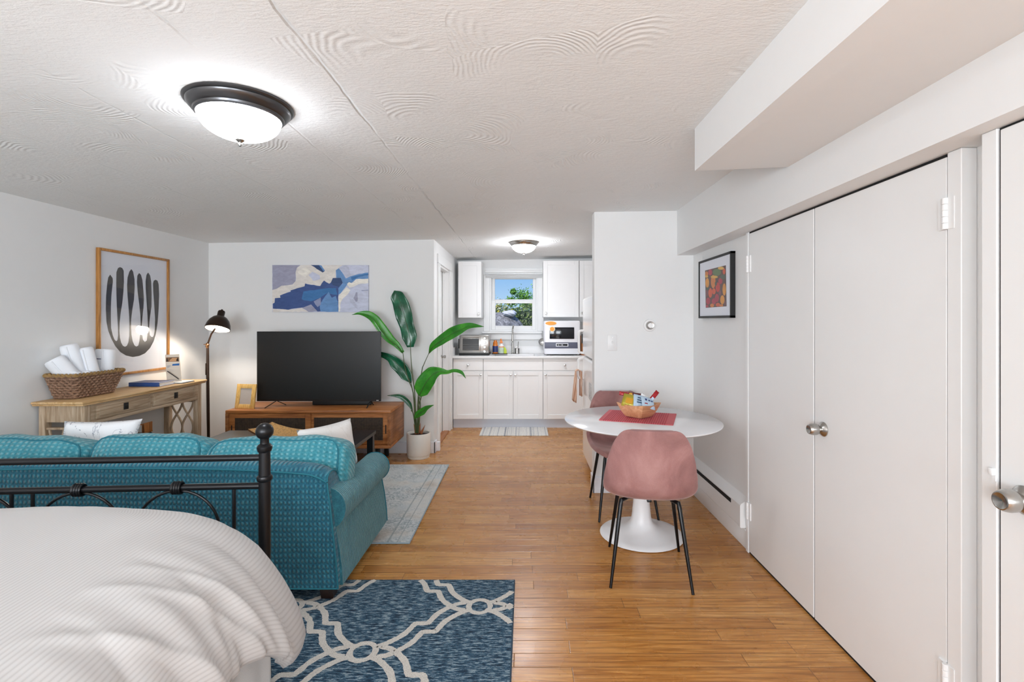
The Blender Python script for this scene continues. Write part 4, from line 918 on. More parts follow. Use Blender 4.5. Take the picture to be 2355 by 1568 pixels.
# ---------------------------------------------------------------- coffee table and tray
ct = thing('coffee_table', 'black coffee table between sofa and television console', 'table', (-2.0, 4.0, 0))
zt = .45; cxa, cxb, cya, cyb = -2.55, -1.285, 3.72, 4.25
MB().box(cxa, cxb, cya, cyb, zt-.028, zt, .002, 1).build('tabletop', 'darktable', ct)
for X in (cxa+.01, cxb-.06):
    for Y in (cya+.01, cyb-.06): MB().box(X, X+.05, Y, Y+.05, .0105, zt-.028, .002, 1).build('leg', 'darktable', ct)
MB().box(cxa+.03, cxb-.03, cya+.03, cyb-.03, .12, .14, .002, 1).build('shelf', 'darktable', ct)
def tray_mat():
    g = G('hammered_wood', '#c79a5b', .5); c = g.co(); v = g.n('TexVoronoi', {'Vector': g.mp(c, (1, 1, 1)), 'Scale': 75}).outputs[0]
    g.col(g.mix(g.ramp(v, [(.1, 1.0), (.5, 0.0)]), '#d8ab6c', '#8a5f30')); g.bump(v, .6, .004); return g.m
M['tray'] = tray_mat(); M['traydark'] = wood('tray_underside', '#4a2e17', '#6b4526', '#8a5d36', 0, 1, .4)
def tray():
    t = thing('curved_tray', 'curved hammered wooden tray with raised ends on coffee table', 'tray', (-1.85, 4.0, .45))
    # rectangular sheet curving up at its ends, turned a little
    A = math.radians(-10); ca, sa = math.cos(A), math.sin(A); cx, cy_ = -1.83, 3.98; L, Wd = .345, .17
    def f(u, v, d=0):
        x = (u*2-1)*L; y = (v*2-1)*(Wd-.03*(u*2-1)**2)
        z = .4545+d+.062*abs(u*2-1)**2.4+.012*(v*2-1)**2
        return Vector((cx+x*ca-y*sa, cy_+x*sa+y*ca, z))
    MB().grid(30, 14, lambda u, v: f(u, v, .010)).build('tray_surface', 'tray', t)
    mb = MB(); mb.grid(30, 14, lambda u, v: f(u, v, -.004))
    for e in (0, 1):
        mb.grid(30, 2, lambda u, w__, e=e: f(u, e, -.004+.014*w__)); mb.grid(14, 2, lambda v, w__, e=e: f(e, v, -.004+.014*w__))
    mb.clean().build('tray_underside', 'traydark', t)
tray()

# ---------------------------------------------------------------- potted plant
M['pot'] = plain('off_white_ceramic', '#dedbd3', .45, nb=.02); M['soil'] = plain('dark_soil', '#251a14', .95, nscale=90, nb=.6, var=.3)
def leafmat(name, dark, mid, light, rough=.28):
    g = G(name, mid, rough); c = g.co(); n = g.noise(g.mp(c, (3, 3, 3)), 3, 3); v = g.noise(g.mp(c, (60, 60, 60), rot=(0, .6, 0)), 1.2, 2)
    g.col(g.mix(.25, g.ramp(n, [(.35, dark), (.55, mid), (.75, light)]), g.ramp(v, [(.3, dark), (.7, light)]))); g.bump(v, .15, .003)
    g.set(Subsurface_Weight=.0); return g.m
M['leaf_dark'] = leafmat('glossy_dark_leaf', '#0d3f2a', '#1a5c3e', '#2f7a58', .22); M['leaf_mid'] = leafmat('green_leaf', '#1c6b1a', '#2f8a1f', '#4fa52e', .35)
M['stem'] = plain('leaf_stem', '#4a5a34', .5, nscale=60, var=.25); M['huskm'] = plain('dry_husk', '#a2623a', .7, nscale=60, var=.3)
def plant():
    cx, cy_ = -1.088, 5.045
    t = thing('potted_plant', 'tall bird of paradise plant in white pot beside console', 'plant', (cx, cy_, 0))
    MB().lathe([(0, 0), (.108, 0), (.110, .004), (.110, .022), (.106, .026), (.116, .032), (.119, .05), (.119, .245), (.115, .252), (.108, .250), (.107, .222), (0, .222)], (cx, cy_, 0), 56).build('pot', 'pot', t)
    MB().lathe([(0, .223), (.106, .223), (.106, .226), (.05, .236), (0, .238)], (cx, cy_, 0), 32).build('soil', 'soil', t)
    Z = lambda p: (790+p[0]/3.732, 650+p[1]/3.732)
    def leaf(mid, widths, Ys, stem, mat, fold=.25, tilt=0.0, wave=.0, n=30, split=None, stemY=5.04):
        k = len(mid); pts = [P(*Z(p), Ys[0]+(Ys[1]-Ys[0])*i/(k-1)) for i, p in enumerate(mid)]
        path = smooth_path(pts, n)
        view = Vector((0, 0, CH))
        def sec(i, v):
            u = i/(n-1); p = path[i]; d = (path[min(i+1, n-1)]-path[max(i-1, 0)]).normalized()
            q = (p-view).normalized(); s = d.cross(q).normalized(); nrm = s.cross(d).normalized()
            s = (s*math.cos(tilt)+nrm*math.sin(tilt)); nn = s.cross(d)
            w__ = lerp1(arc(0, 1, len(widths)), widths, u)*5.0/FPX/3.732/2
            side = (v*2-1)
            return p+s*w__*side+nn*w__*(fold*abs(side)**1.5)*-1+nn*wave*math.sin(u*17+side*2)*abs(side)
        mb = MB(); mb.grid(n, 9, lambda u, v: sec(round(u*(n-1)), v))
        lf = mb.build('leaf', mat, t, ang=80); md = lf.modifiers.new('thick', 'SOLIDIFY'); md.thickness = .0016
        # midrib and stem
        base = path[0]
        MB().tube([p+(view-p).normalized()*.0015 for p in path], [.0028*(1-i/n)+.0006 for i in range(n)], 6).build('midrib', 'stem', lf)
        sp = [P(*Z(p), stemY) for p in stem]+[base]
        MB().tube(smooth_path(sp, 16), [.0062-.003*i/15 for i in range(16)], 8).build('stem', 'stem', t)
    w1 = [10, 55, 85, 92, 80, 55, 28, 2]
    leaf([(510, 600), (455, 540), (385, 480), (320, 400), (262, 320), (210, 280), (140, 265), (72, 275)], [22, 60, 84, 92, 88, 66, 30, 3], (5.0, 4.88), [(618, 1290), (600, 960), (560, 840), (525, 720)], 'leaf_mid', .5, -.5, .004)
    leaf([(575, 553), (570, 470), (548, 380), (524, 290), (495, 190), (460, 110), (436, 68)], [60, 125, 125, 140, 140, 115, 8], (5.04, 5.08), [(624, 1290), (612, 960), (592, 800), (580, 660)], 'leaf_dark', .22, .2, .012)
    leaf([(733, 605), (772, 545), (850, 490), (930, 440), (1010, 400), (1090, 372), (1205, 376)], [10, 60, 92, 100, 88, 50, 2], (4.98, 4.72), [(640, 1290), (640, 1000), (672, 760), (690, 700)], 'leaf_mid', .35, .45, .004)
    leaf([(580, 860), (545, 800), (500, 735), (450, 690), (400, 645), (320, 612), (280, 600)], [10, 95, 115, 100, 66, 40, 3], (5.06, 5.10), [(628, 1290), (618, 1100), (600, 960)], 'leaf_dark', .3, .2, .006)
    leaf([(652, 970), (672, 925), (700, 868), (736, 820), (775, 782), (828, 762), (890, 768), (950, 755), (1010, 770), (1050, 820)], [30, 130, 150, 148, 130, 60, 34, 30, 26, 2], (4.99, 4.86), [(645, 1290), (655, 1120), (660, 1040)], 'leaf_mid', .3, .3, .006, 36)
    leaf([(592, 1100), (565, 1040), (520, 995), (470, 972), (375, 968)], [6, 38, 42, 32, 2], (5.02, 5.0), [(625, 1290), (612, 1200)], 'leaf_dark', .3, .2)
    leaf([(608, 1168), (640, 1130), (680, 1105), (715, 1075), (775, 1048)], [8, 55, 62, 40, 2], (4.99, 4.94), [(628, 1290), (618, 1230)], 'leaf_mid', .3, .3)
    for a, b, c_ in (((630, 1290), (640, 1100), (668, 975)), ((636, 1290), (650, 1140), (646, 980)), ((620, 1290), (600, 1130), (580, 1095))):
        MB().tube(smooth_path([P(*Z(a), 5.03), P(*Z(b), 5.02), P(*Z(c_), 5.01)], 12), .005, 8).build('stem', 'stem', t)
    mb = MB()
    for dx, dz, lean in ((0, .12, .02), (.02, .10, .05), (-.02, .11, -.03)):
        mb.prism([(cx+dx-.018, cy_-.01, .235), (cx+dx+.018, cy_-.01, .235), (cx+dx+lean, cy_-.01, .235+dz)], (0, .006, 0))
    mb.build('husk', 'huskm', t, smooth=False)
plant()

# ---------------------------------------------------------------- rugs
def rug_blue_mats():
    g = G('blue_rug_pile', '#2f5570', .95); c = g.co()
    a = g.noise(g.mp(c, (14, 70, 1)), 1.6, 5, .75); b = g.noise(c, 420, 2, .8)
    col = g.ramp(a, [(.36, '#0b1e30'), (.45, '#1d425c'), (.52, '#426c86'), (.59, '#a9bcc6')])
    g.col(g.mix(.5, col, g.ramp(b, [(.38, '#3a4650'), (.56, '#ffffff')]), 'MULTIPLY')); g.bump(b, .8, .006)
    h = G('cream_rug_pile', '#dcd8cf', .95); c = h.co(); b = h.noise(c, 380, 2, .8)
    h.col(h.ramp(b, [(.3, '#a9a59d'), (.55, '#e6e2da')])); h.bump(b, .8, .006)
    return [g.m, h.m, plain('rug_binding', '#33485a', .9, nscale=200, nb=.3)]
def blue_rug():
    x0, x1, y0, y1, z = -2.35, -.057, .75, 2.634, .011
    mb = MB().box(x0, x1, y0, y1, .001, z, .002, 1, mi=0)
    mb.tube([(x1, y0, z*.6), (x1, y1, z*.6)], .005, 6, mi=2)
    half = [(0.11, .0), (.19, .03), (.28, .13), (.37, .274), (.425, .455), (.445, .50), (.555, .50), (.575, .545), (.63, .726), (.72, .87), (.81, .97), (.89, 1.0)]
    UX, VY_ = .458, .328; A = (-.2197, 2.385)
    seq = [0]
    def ribbon(pts, wdt):
        t = bmesh.new()
        for a, b in zip(pts, pts[1:]):
            d = b-a; d.z = 0
            if d.length < 1e-6: continue
            m_ = (a+b)/2
            if not (x0+.012 < m_.x < x1-.010 and y0+.014 < m_.y < y1-.012): continue
            if wdt > .013 and any(((m_.x-A[0]-i_*UX)/.054)**2+((m_.y-A[1]+j_*VY_)/.057)**2 < 1 for i_ in range(-6, 3) for j_ in range(-1, 7) if (i_+j_) % 2 == 0): continue
            d.normalize(); wv = wdt*(1+random.uniform(-.16, .16)); sd_ = Vector((-d.y, d.x, 0))*wv; e = d*.0045; seq[0] += 1
            zz = Vector((0, 0, (seq[0] % 9)*4e-5))
            t.faces.new([t.verts.new(p+zz) for p in (a-e-sd_, b+e-sd_, b+e+sd_, a-e+sd_)])
        mb._merge(t, 1)
    def dens(pts, n):
        out = []
        for a, b in zip(pts, pts[1:]):
            m_ = max(2, int((b-a).length/.006))
            for k in range(m_): out.append(a.lerp(b, k/m_))
        return out+[pts[-1]]
    for i in range(-6, 3):
        for j in range(-1, 7):
            if (i+j) % 2: continue
            cx, cy_ = A[0]+i*UX, A[1]-j*VY_
            ribbon([Vector((cx+.052*math.cos(a), cy_+.055*math.sin(a), z+.0012)) for a in arc(0, 2*PI, 60)], .012)
            for sx in (-1, 1):
                for sy in (-1,):
                    path = [Vector((cx+sx*u*UX, cy_+sy*v*VY_, z+.001)) for u, v in half]
                    path = smooth_path(path[:6], 24)+smooth_path(path[6:], 24)
                    for off in (-.030, .030):
                        # offset in x and y so that the jog in the middle stays stepped
                        q = [p+Vector((sx*-off*.75*(1 if True else 0), sy*off, 0)) for p in path]
                        ribbon(dens(q, 0), .0135)
    o = mb.build('area_rug', rug_blue_mats(), smooth=False)
    tag(o, 'navy blue area rug with cream double line trellis beside bed', 'rug')
blue_rug()
def light_rug():
    g = G('faded_rug', '#c4c6c6', .95); c = g.co()
    big = g.noise(c, 2.6, 3, .5, .4); det = g.noise(c, 26, 4, .75, 2.0); fine = g.noise(c, 380, 2, .8)
    base = g.ramp(big, [(.36, '#cfc4b8'), (.46, '#e2e0da'), (.56, '#d0d8da'), (.66, '#e0e4e4')])
    pat = g.ramp(det, [(.42, '#8c9da4'), (.54, '#dfe2e2')])
    msk = g.ramp(g.noise(c, 3.4, 2), [(.4, .12), (.58, .75)])
    col = g.mix(msk, base, pat)
    s = g.n('SeparateXYZ', {0: c}); e = g.ma('ABSOLUTE', g.ma('SUBTRACT', s.outputs[0], -.86)); ln = g.ma('LESS_THAN', e, .006)
    e2 = g.ma('ABSOLUTE', g.ma('SUBTRACT', s.outputs[0], -.80)); ln = g.ma('MAXIMUM', ln, g.ma('LESS_THAN', e2, .004))
    col = g.mix(g.ma('MULTIPLY', ln, .5), col, '#7b8b93')
    g.col(g.mix(.35, col, g.ramp(fine, [(.35, '#6f7578'), (.6, '#ffffff')]), 'MULTIPLY')); g.bump(fine, .7, .005)
    mb = MB().prism([(-2.9, 3.076, .001), (-.722, 3.076, .001), (-.734, 4.753, .001), (-2.9, 4.753, .001)], (0, 0, .009))
    mb.tube([(-.722, 3.076, .006), (-.734, 4.753, .006)], .005, 6, mi=1).tube([(-2.9, 3.076, .006), (-.722, 3.076, .006)], .005, 6, mi=1)
    tag(mb.build('area_rug', [g.m, plain('pale_binding', '#93a5b0', .9, nb=.2)], smooth=False), 'faded pale grey and blue area rug under the coffee table', 'rug')
light_rug()

# ---------------------------------------------------------------- sofa
def fabric(name, ax, pu, pv, dark, mid, light, depth=.006):
    """quilted cloth: u, v are coordinate axes, pu / pv the cell pitch in metres"""
    g = G(name, mid, .85); c = g.co(); s = g.n('SeparateXYZ', {0: c})
    w__ = g.ma('MULTIPLY', g.ma('SUBTRACT', g.noise(c, 9, 2), .5), .016)
    def comb(k): 
        o = None
        for i, f in enumerate(k):
            if f: q = g.ma('MULTIPLY', s.outputs[i], f); o = q if o is None else g.ma('ADD', o, q)
        return g.ma('ADD', o, w__)
    u = g.ma('SINE', g.ma('MULTIPLY', comb(ax[0]), 2*PI/pu)); 
    h = u
    if pv:
        v = g.ma('SINE', g.ma('MULTIPLY', comb(ax[1]), 2*PI/pv)); h = g.ma('ADD', g.ma('MULTIPLY', u, .5), g.ma('MULTIPLY', g.ma('MULTIPLY', u, v), .5)); h = g.ma('ADD', h, g.ma('MULTIPLY', v, .25))
    n = g.noise(c, 150, 3, .8); n2 = g.noise(c, 14, 3, .6)
    hh = g.ma('ADD', g.ma('MULTIPLY', h, .25), g.ma('MULTIPLY', n, .9))
    hh = g.ma('ADD', hh, g.ma('MULTIPLY', n2, .35))
    g.col(g.ramp(hh, [(.28, dark), (.62, mid), (.98, light)]))
    g.set(Sheen_Weight=.25, Sheen_Roughness=.4); g.bump(g.ma('ADD', h, g.ma('MULTIPLY', n, .5)), .75, depth); return g.m
T3 = ('#0b5a6b', '#23808f', '#5aa9b3')
M['sofa_back'] = fabric('teal_waffle_cloth', ((1, 0, 0), (0, 0, 1)), .021, .026, '#084156', '#19647a', '#448c9b')
M['sofa_cush'] = fabric('teal_waffle_cushion', ((1, 0, 0), (0, 1, 1)), .030, .030, '#20707f', '#3b8c9a', '#78b4bd')
M['sofa_arm'] = fabric('teal_ribbed_cloth', ((0, 1, 0), (1, 0, 1)), .016, None, '#185564', '#327885', '#649fa7', .004)
M['sofa_pipe'] = plain('teal_piping', '#1b6c7d', .8, nb=.1)
def softbox(hx, hy, hz, crown=(.12, .25, .3), e=5.0, n=16, noise=.0, seed=0):
    """a padded cushion: returns bmesh of a cube grid with puffed faces, and the mapping"""
    rnd = random.Random(seed); ph = [rnd.uniform(0, 6) for _ in range(6)]
    def mapp(x, y, z):
        # round the corners (superellipsoid style) and puff the faces
        m_ = max(abs(x), abs(y), abs(z)); L = (abs(x)**e+abs(y)**e+abs(z)**e)**(1/e)
        if L > 1e-9: k = m_/L; x, y, z = x*k, y*k, z*k
        fx_ = (1-y*y)*(1-z*z); fy2 = (1-x*x)*(1-z*z); fz = (1-x*x)*(1-y*y)
        X = x*hx*(1+crown[0]*fx_); Y = y*hy*(1+crown[1]*fy2); Z = z*hz*(1+crown[2]*fz)
        w__ = noise*(math.sin(x*5+ph[0]+z*3)+math.sin(z*6+ph[1]+x*2)+math.sin(x*9+y*3+ph[2]))
        return Vector((X, Y+w__*.5, Z+w__))
    t = bmesh.new(); bmesh.ops.create_cube(t, size=2); bmesh.ops.subdivide_edges(t, edges=t.edges[:], cuts=n-1, use_grid_fill=True)
    for v in t.verts: v.co = mapp(*v.co)
    return t, mapp
def sofa():
    t = thing('sofa', 'three cushion teal quilted sofa standing with its back to the bed', 'sofa', (-2.0, 2.85, 0))
    XR_, XL_ = -.91, -3.12
    def topz(x):  # gently humped back rail
        u = (x-(XL_+XR_)/2)/((XR_-XL_)/2); return .678-.038*abs(u)**3.0
    def back(u, v):
        # u along X, v round the section
        x = XL_+.03+(XR_-XL_-.06)*u
        sec = [(2.42, .078), (2.418, .2), (2.416, .40), (2.420, .56), (2.425, .0), (2.445, .018), (2.475, .028), (2.52, .022), (2.56, .0), (2.585, -.04), (2.585, -.30), (2.585, -.58)]
        return x, sec
    nx = 60; mb = MB(); tb = bmesh.new(); rows = []
    sec = [(2.421, 'a', .078), (2.418, 'a', .20), (2.416, 'a', .36), (2.418, 'a', .50), (2.422, 't', -.060), (2.425, 't', -.012), (2.432, 't', .004), (2.447, 't', .016), (2.475, 't', .024), (2.51, 't', .022), (2.545, 't', .010), (2.565, 't', -.012), (2.575, 't', -.05), (2.585, 'a', .45), (2.585, 'a', .12)]
    for i in range(nx+1):
        u = i/nx; r = []
        for y, k, z in sec:
            zz = z if k == 'a' else topz(XL_+(XR_-XL_)*u)+z
            xr = -.921-.062*(max(0, zz-.08)/.6)**1.3; xl = -3.11+.062*(max(0, zz-.08)/.6)**1.3
            x = xl+(xr-xl)*u; e = min(u, 1-u)*nx
            if e < 3 and k == 't': zz -= .030*(1-e/3)**2
            r.append(tb.verts.new((x, y, zz)))
        rows.append(r)
    for a, b in zip(rows, rows[1:]):
        for j in range(len(sec)-1): tb.faces.new([a[j], a[j+1], b[j+1], b[j]])
        tb.faces.new([a[-1], a[0], b[0], b[-1]])
    tb.faces.new(rows[0]); tb.faces.new(rows[-1]); bmesh.ops.recalc_face_normals(tb, faces=tb.faces)
    edge = [rows[i][5].co.copy()+Vector((0, -.004, .002)) for i in range(nx+1)]; side = [rows[nx][j].co.copy()+Vector((.003, -.003, 0)) for j in (5, 4, 3, 2, 1, 0)]
    low = [Vector((-3.1, 2.419, .078)), Vector((-.921, 2.419, .078))]
    sidetop = [rows[nx][j].co.copy()+Vector((.002, 0, .003)) for j in range(5, 12)]
    mb._merge(tb); fr_ = mb.build('back_frame', 'sofa_back', t, ang=50)
    MB().tube(edge, .0045, 6).tube(side, .0045, 6).tube(low, .004, 6).tube(sidetop, .004, 6).build('piping', 'sofa_pipe', fr_)
    # scroll arms
    for s, xo in ((1, -.91), (-1, -3.12)):
        pr = [(0, .075), (-.004, .15), (-.018, .26), (-.034, .345)]
        pr += [(-.078+.092*math.cos(a), .437+.092*math.sin(a)) for a in arc(math.radians(-62), math.radians(150), 16)]
        pr += [(-.168, .42), (-.172, .30), (-.172, .075)]
        ys = [2.46, 2.60, 2.75, 2.95, 3.10, 3.225, 3.25, 3.262]
        tb = bmesh.new(); rows = []
        for k, y in enumerate(ys):
            up2 = .030*max(0, (2.95-y)/.5); sh = [1, 1, 1, 1, 1, 1, .985, .94][k]
            rows.append([tb.verts.new((xo+s*(x if sh == 1 else -.08+(x+.08)*sh), y, (z if sh == 1 else .3+(z-.3)*sh)+up2*max(0, (z-.3)/.22))) for x, z in pr])
        for a, b in zip(rows, rows[1:]):
            for j in range(len(pr)): j2 = (j+1) % len(pr); tb.faces.new([a[j], a[j2], b[j2], b[j]])
        tb.faces.new(rows[0]); tb.faces.new(rows[-1]); bmesh.ops.recalc_face_normals(tb, faces=tb.faces)
        pip = [v.co.copy()+Vector((s*.0, .002, 0)) for v in rows[-2]][:-1]
        mb = MB(); mb._merge(tb); am = mb.build('arm', 'sofa_arm', t, ang=50)
        MB().tube(pip, .005, 6).build('piping', 'sofa_pipe', am)
    MB().box(-2.95, -1.08, 2.58, 3.24, .08, .30, .01).build('seat_base', 'sofa_back', t)
    for i in range(3):
        cx = -2.015+(i-1)*.62; tb, mp_ = softbox(.308, .33, .075, (.0, .02, .12), 8, 12, .002, i)
        bmesh.ops.translate(tb, verts=tb.verts, vec=(cx, 2.94, .375)); mb = MB(); mb._merge(tb); mb.build('seat_cushion', 'sofa_cush', t, ang=60)
    for i, (x0, x1, zc_, dz, tw) in enumerate(((-3.02, -2.335, .600, -.012, 2), (-2.335, -1.70, .612, 0, 0), (-1.715, -.955, .600, .0, -1.5))):
        hx = (x1-x0)/2; tb, mp_ = softbox(hx, .115, .150, (.03, .28, .10), 4.6, 16, .0035, 11+i)
        R = Matrix.Translation(((x0+x1)/2, 2.70, zc_)) @ Matrix.Rotation(math.radians(-14), 4, 'X') @ Matrix.Rotation(math.radians(tw), 4, 'Y')
        mb = MB(); mb._merge(tb, 0, R); cu = mb.build('back_cushion', 'sofa_cush', t, ang=60)
        # box piping: loops around the back and front faces
        mb = MB()
        for yy in (-.93, .93):
            loop = []
            for a in arc(0, 2*PI, 73)[:-1]:
                c_, s_ = math.cos(a), math.sin(a); m_ = max(abs(c_), abs(s_)); x_, z_ = c_/m_, s_/m_
                v = mp_(x_, yy, z_); loop.append(R @ (v*1.006))
            mb.tube(loop, .0042, 6, closed=True)
        mb.build('piping', 'sofa_pipe', cu)
    for X in (-3.06, -1.03):
        for Y in (2.44, 3.14):
            tb = bmesh.new(); bmesh.ops.create_cube(tb, size=1)
            for v in tb.verts:
                k = .075 if v.co.z > 0 else .058
                v.co = Vector((X+.045+v.co.x*k, Y+.04+v.co.y*k, .0125 if v.co.z < 0 else .085))
            mb = MB(); mb._merge(tb); mb.build('leg', 'darkleg', t)
sofa()
def linen(name, c1, c2):
    g = G(name, c1, .9); c = g.co(); n = g.noise(c, 7, 4, .6, 1.2); g.col(g.mix(g.ramp(n, [(.49, 0.0), (.505, 1.0), (.52, 0.0)]), c1, c2)); g.bump(g.noise(c, 240, 2), .3, .003); return g.m
M['pillow_w'] = linen('white_pillow', '#e9e8e6', '#dedcd8'); M['pillow_l'] = linen('white_line_pillow', '#eceef1', '#8d93a2')
def pillow(name, label, c, hx, hz, rotz, lean, m, th_=.06):
    tb = bmesh.new(); bmesh.ops.create_grid(tb, x_segments=18, y_segments=18, size=1)
    t = thing(name, label, 'pillow', c, None); mb = MB()
    for sgn in (-1, 1):
        q = tb.copy()
        for v in q.verts:
            x, y = v.co.x, v.co.y; k = (max(0, (1-x**4)*(1-y**4)))**.45
            px_ = x*hx*(1-.07*(1-abs(y)**2)*abs(x)); pz = y*hz*(1-.07*(1-abs(x)**2)*abs(y))
            v.co = Vector((px_, sgn*th_*k*(1+.12*math.sin(x*4+y*3)), pz))
        mb._merge(q)
    tb.free(); mb.clean(1e-4)
    bmesh.ops.transform(mb.bm, matrix=Matrix.Translation(c) @ Matrix.Rotation(rotz, 4, 'Z') @ Matrix.Rotation(lean, 4, 'X'), verts=mb.bm.verts)
    mb.build('pillow_cover', m, t, ang=80)
pillow('throw_pillow', 'plain white throw pillow inside right arm of the teal sofa', (-1.20, 3.01, .61), .20, .155, math.radians(62), math.radians(-12), 'pillow_w')
pillow('throw_pillow', 'white throw pillow with thin dark lines behind left sofa cushion', (-2.56, 2.95, .635), .21, .165, math.radians(10), math.radians(-20), 'pillow_l')

# ---------------------------------------------------------------- bed
def bed():
    BX, BY, ANG = -1.015, 1.92, math.radians(3.8)
    t = thing('bed', 'black metal frame bed under a white ribbed duvet in foreground', 'bed')
    W = 1.56
    def post(x, y, top, name='bed_post'):
        s = top/.995
        pr = [(0, 0), (.024, 0), (.024, .02), (.0215, .03), (.0215, .66), (.0215, .765), (.027, .77), (.029, .778), (.027, .786), (.0215, .790), (.0205, .88), (.025, .885), (.0275, .895), (.0275, .903), (.023, .909), (.0165, .914), (.0155, .930), (.019, .940)]
        pr += [(.0325*math.sin(a), .962+(-.0325)*math.cos(a)) for a in arc(math.radians(38), PI, 14)]
        pr[-1] = (0, pr[-1][1])
        return MB().lathe([(r, z*s) for r, z in pr], (x, y, 0.012 if y > -1 else 0), 32).build(name, 'black', t)
    post(0, 0, .985); post(-W, 0, .985); post(0, -2.08, 1.3); post(-W, -2.08, 1.3)
    for z, r in ((.862, .0125), (.752, .0125)):
        MB().tube([(-W, 0, z), (0, 0, z)], r, 16).build('rail', 'black', t)
    for z in (1.2, 1.05, .6): MB().tube([(-W, -2.08, z), (0, -2.08, z)], .0125, 12).build('rail', 'black', t)
    MB().tube([(-W, 0, .40), (0, 0, .40)], .0125, 12).build('rail', 'black', t)
    for x in (0, -W): MB().box(x-.012, x+.012, -2.08, 0, .28, .32, .002, 1).build('side_rail', 'black', t)
    for x in (-.115, -.85, -.925, -1.30): 
        if x in (-.115, -.85, -.925, -1.30): MB().tube([(x, 0, .40), (x, 0, .745)], .0065, 10).build('spindle', 'black', t)
    for xc in (-.325, -.685, -1.045):
        MB().tube([(xc+.155*math.cos(a), 0, .585+.155*math.sin(a)) for a in arc(0, 2*PI, 49)[:-1]], .0055, 8, closed=True).build('ring', 'black', t)
        mb = MB()
        for k in range(4): mb.tube([(xc-.0135+.009*k+.005*math.cos(a)*0, .0175*math.cos(a), .7505+.021*math.sin(a)) for a in arc(0, 2*PI, 21)[:-1]], .0048, 6, closed=True)
        mb.build('binding', 'black', t)
    MB().box(-W+.06, -.13, -2.06, -.20, .30, .62, .05, 4).build('mattress', 'sheet', t)
    # bed skirt, softly pleated
    def skirt(u, v):
        L1, L2 = 2.0, 1.5; s = u*(L1+L2)
        w_ = .010*math.sin(s*17)+.006*math.sin(s*41+1)
        w_ *= (.35+.65*(1-v))
        z = .018+v*.42
        if s < L1: return Vector((.052+w_, -2.08+s, z))
        k = s-L1; return Vector((.052-k, -.08+w_*.5, z))
    o = MB().grid(240, 6, skirt).build('bed_skirt', 'sheet', t, ang=80)
    # duvet: rings following the edge of the bed, from the flat middle out over the side
    prof = [(0, .762), (.08, .762), (.15, .760), (.21, .752), (.27, .735), (.32, .708), (.365, .672), (.40, .628), (.43, .585), (.452, .545), (.465, .51), (.470, .482), (.458, .466), (.42, .476)]
    X1, Y1, R0 = .222, -.035, .56    # outer edge in plan
    inx, iny = X1-.472, Y1-.472
    def plan(s):
        """s: 0..1 head-side -> along the right side -> corner -> along the foot; returns inner point, outward dir, arc length"""
        y0 = -2.05; Ls = (iny+.12)-y0; Lc = PI/2*.12; Lf = 1.25; S = s*(Ls+Lc+Lf)
        if S < Ls: return Vector((inx, y0+S, 0)), Vector((1, 0, 0)), S, 0
        if S < Ls+Lc:
            a = (S-Ls)/Lc*PI/2; return Vector((inx-.0, iny+.12, 0))+Vector((-.12+.12*math.cos(a), .12*math.sin(a), 0)), Vector((math.cos(a), math.sin(a), 0)), S, math.sin(2*a)
        return Vector((inx-.12-(S-Ls-Lc), iny+.24, 0)), Vector((0, 1, 0)), S, 0
    plen = [0]
    for a, b in zip(prof, prof[1:]): plen.append(plen[-1]+math.hypot(b[0]-a[0], b[1]-a[1]))
    NU, NV = 420, 46
    Lside = (iny+.12)+2.05; Lc = PI/2*.12
    tb = bmesh.new(); vv = []; uvv = {}
    uvl = tb.loops.layers.uv.new('UVMap')
    for i in range(NU):
        s = i/(NU-1); p, d, S, cn = plan(s)
        foot = max(0, min(1, (S-Lside-Lc*.5)/.25))        # on the foot end the duvet is tucked short
        corner = math.exp(-((S-(Lside+Lc*.35))/.16)**2)
        row = []
        for j in range(NV):
            q = j/(NV-1)*plen[-1]
            o_ = lerp1(plen, [a for a, b in prof], q); z = lerp1(plen, [b for a, b in prof], q); tt = q/plen[-1]
            tf = tt**1.5
            if d.y > .01: o_ *= (1-.54*d.y**2.0)           # foot end stays behind the rail
            # folds across the drop
            fold = math.sin(S*24+.8*math.sin(S*5)+1.2*math.sin(tt*3))*.5+math.sin(S*57+2+tt*2+math.sin(S*9))*.42+math.sin(S*11-tt*4+1)*.5-.7*max(0, 1-abs(math.sin(S*15+tt*1.5+.6*math.sin(S*7)))*3.2)
            amp = .021*max(0, (tt-.22)/.78)**1.1*(1-.6*foot)
            # long soft creases running diagonally over the shoulder
            cre = math.exp(-((S*1.0-tt*.35-1.02)/.02)**2)*.015+math.exp(-((S-tt*.3-1.22)/.018)**2)*.014+math.exp(-((S-tt*.4-.80)/.022)**2)*.015+math.exp(-((S-tt*.2-1.36)/.018)**2)*.014
            amp2 = cre*max(0, min(1, (tt-.25)*3))
            nrm = (d*tt+Vector((0, 0, 1-tt))).normalized()
            hem = -.018*math.sin(S*6+1)*tf-.012*math.sin(S*14)*tf
            v = p+d*o_+Vector((0, 0, z))+nrm*(fold*amp+amp2)+Vector((0, 0, hem))
            v += d*(.078*corner*tf)+Vector((0, 0, -.20*corner*tt**3-.045*corner*min(1, tt*2.2)))
            if v.y > -.13: v.y = -.13+.085*(1-math.exp(-(v.y+.13)/.085))
            vt = tb.verts.new(v); row.append(vt); uvv[vt] = (S, (p.x-inx)+q*max(0, d.x)**.4)
        vv.append(row)
    for i in range(NU-1):
        for j in range(NV-1): tb.faces.new([vv[i][j], vv[i+1][j], vv[i+1][j+1], vv[i][j+1]])
    # flat middle
    inner = [vv[i][0] for i in range(NU)]
    cxl = -W-.1
    for i in range(NU-1):
        a, b = inner[i].co, inner[i+1].co
        if abs(a.x-b.x) < 1e-4 or uvv[inner[i]][0] < Lside+Lc*2:
            pass
    rows = []
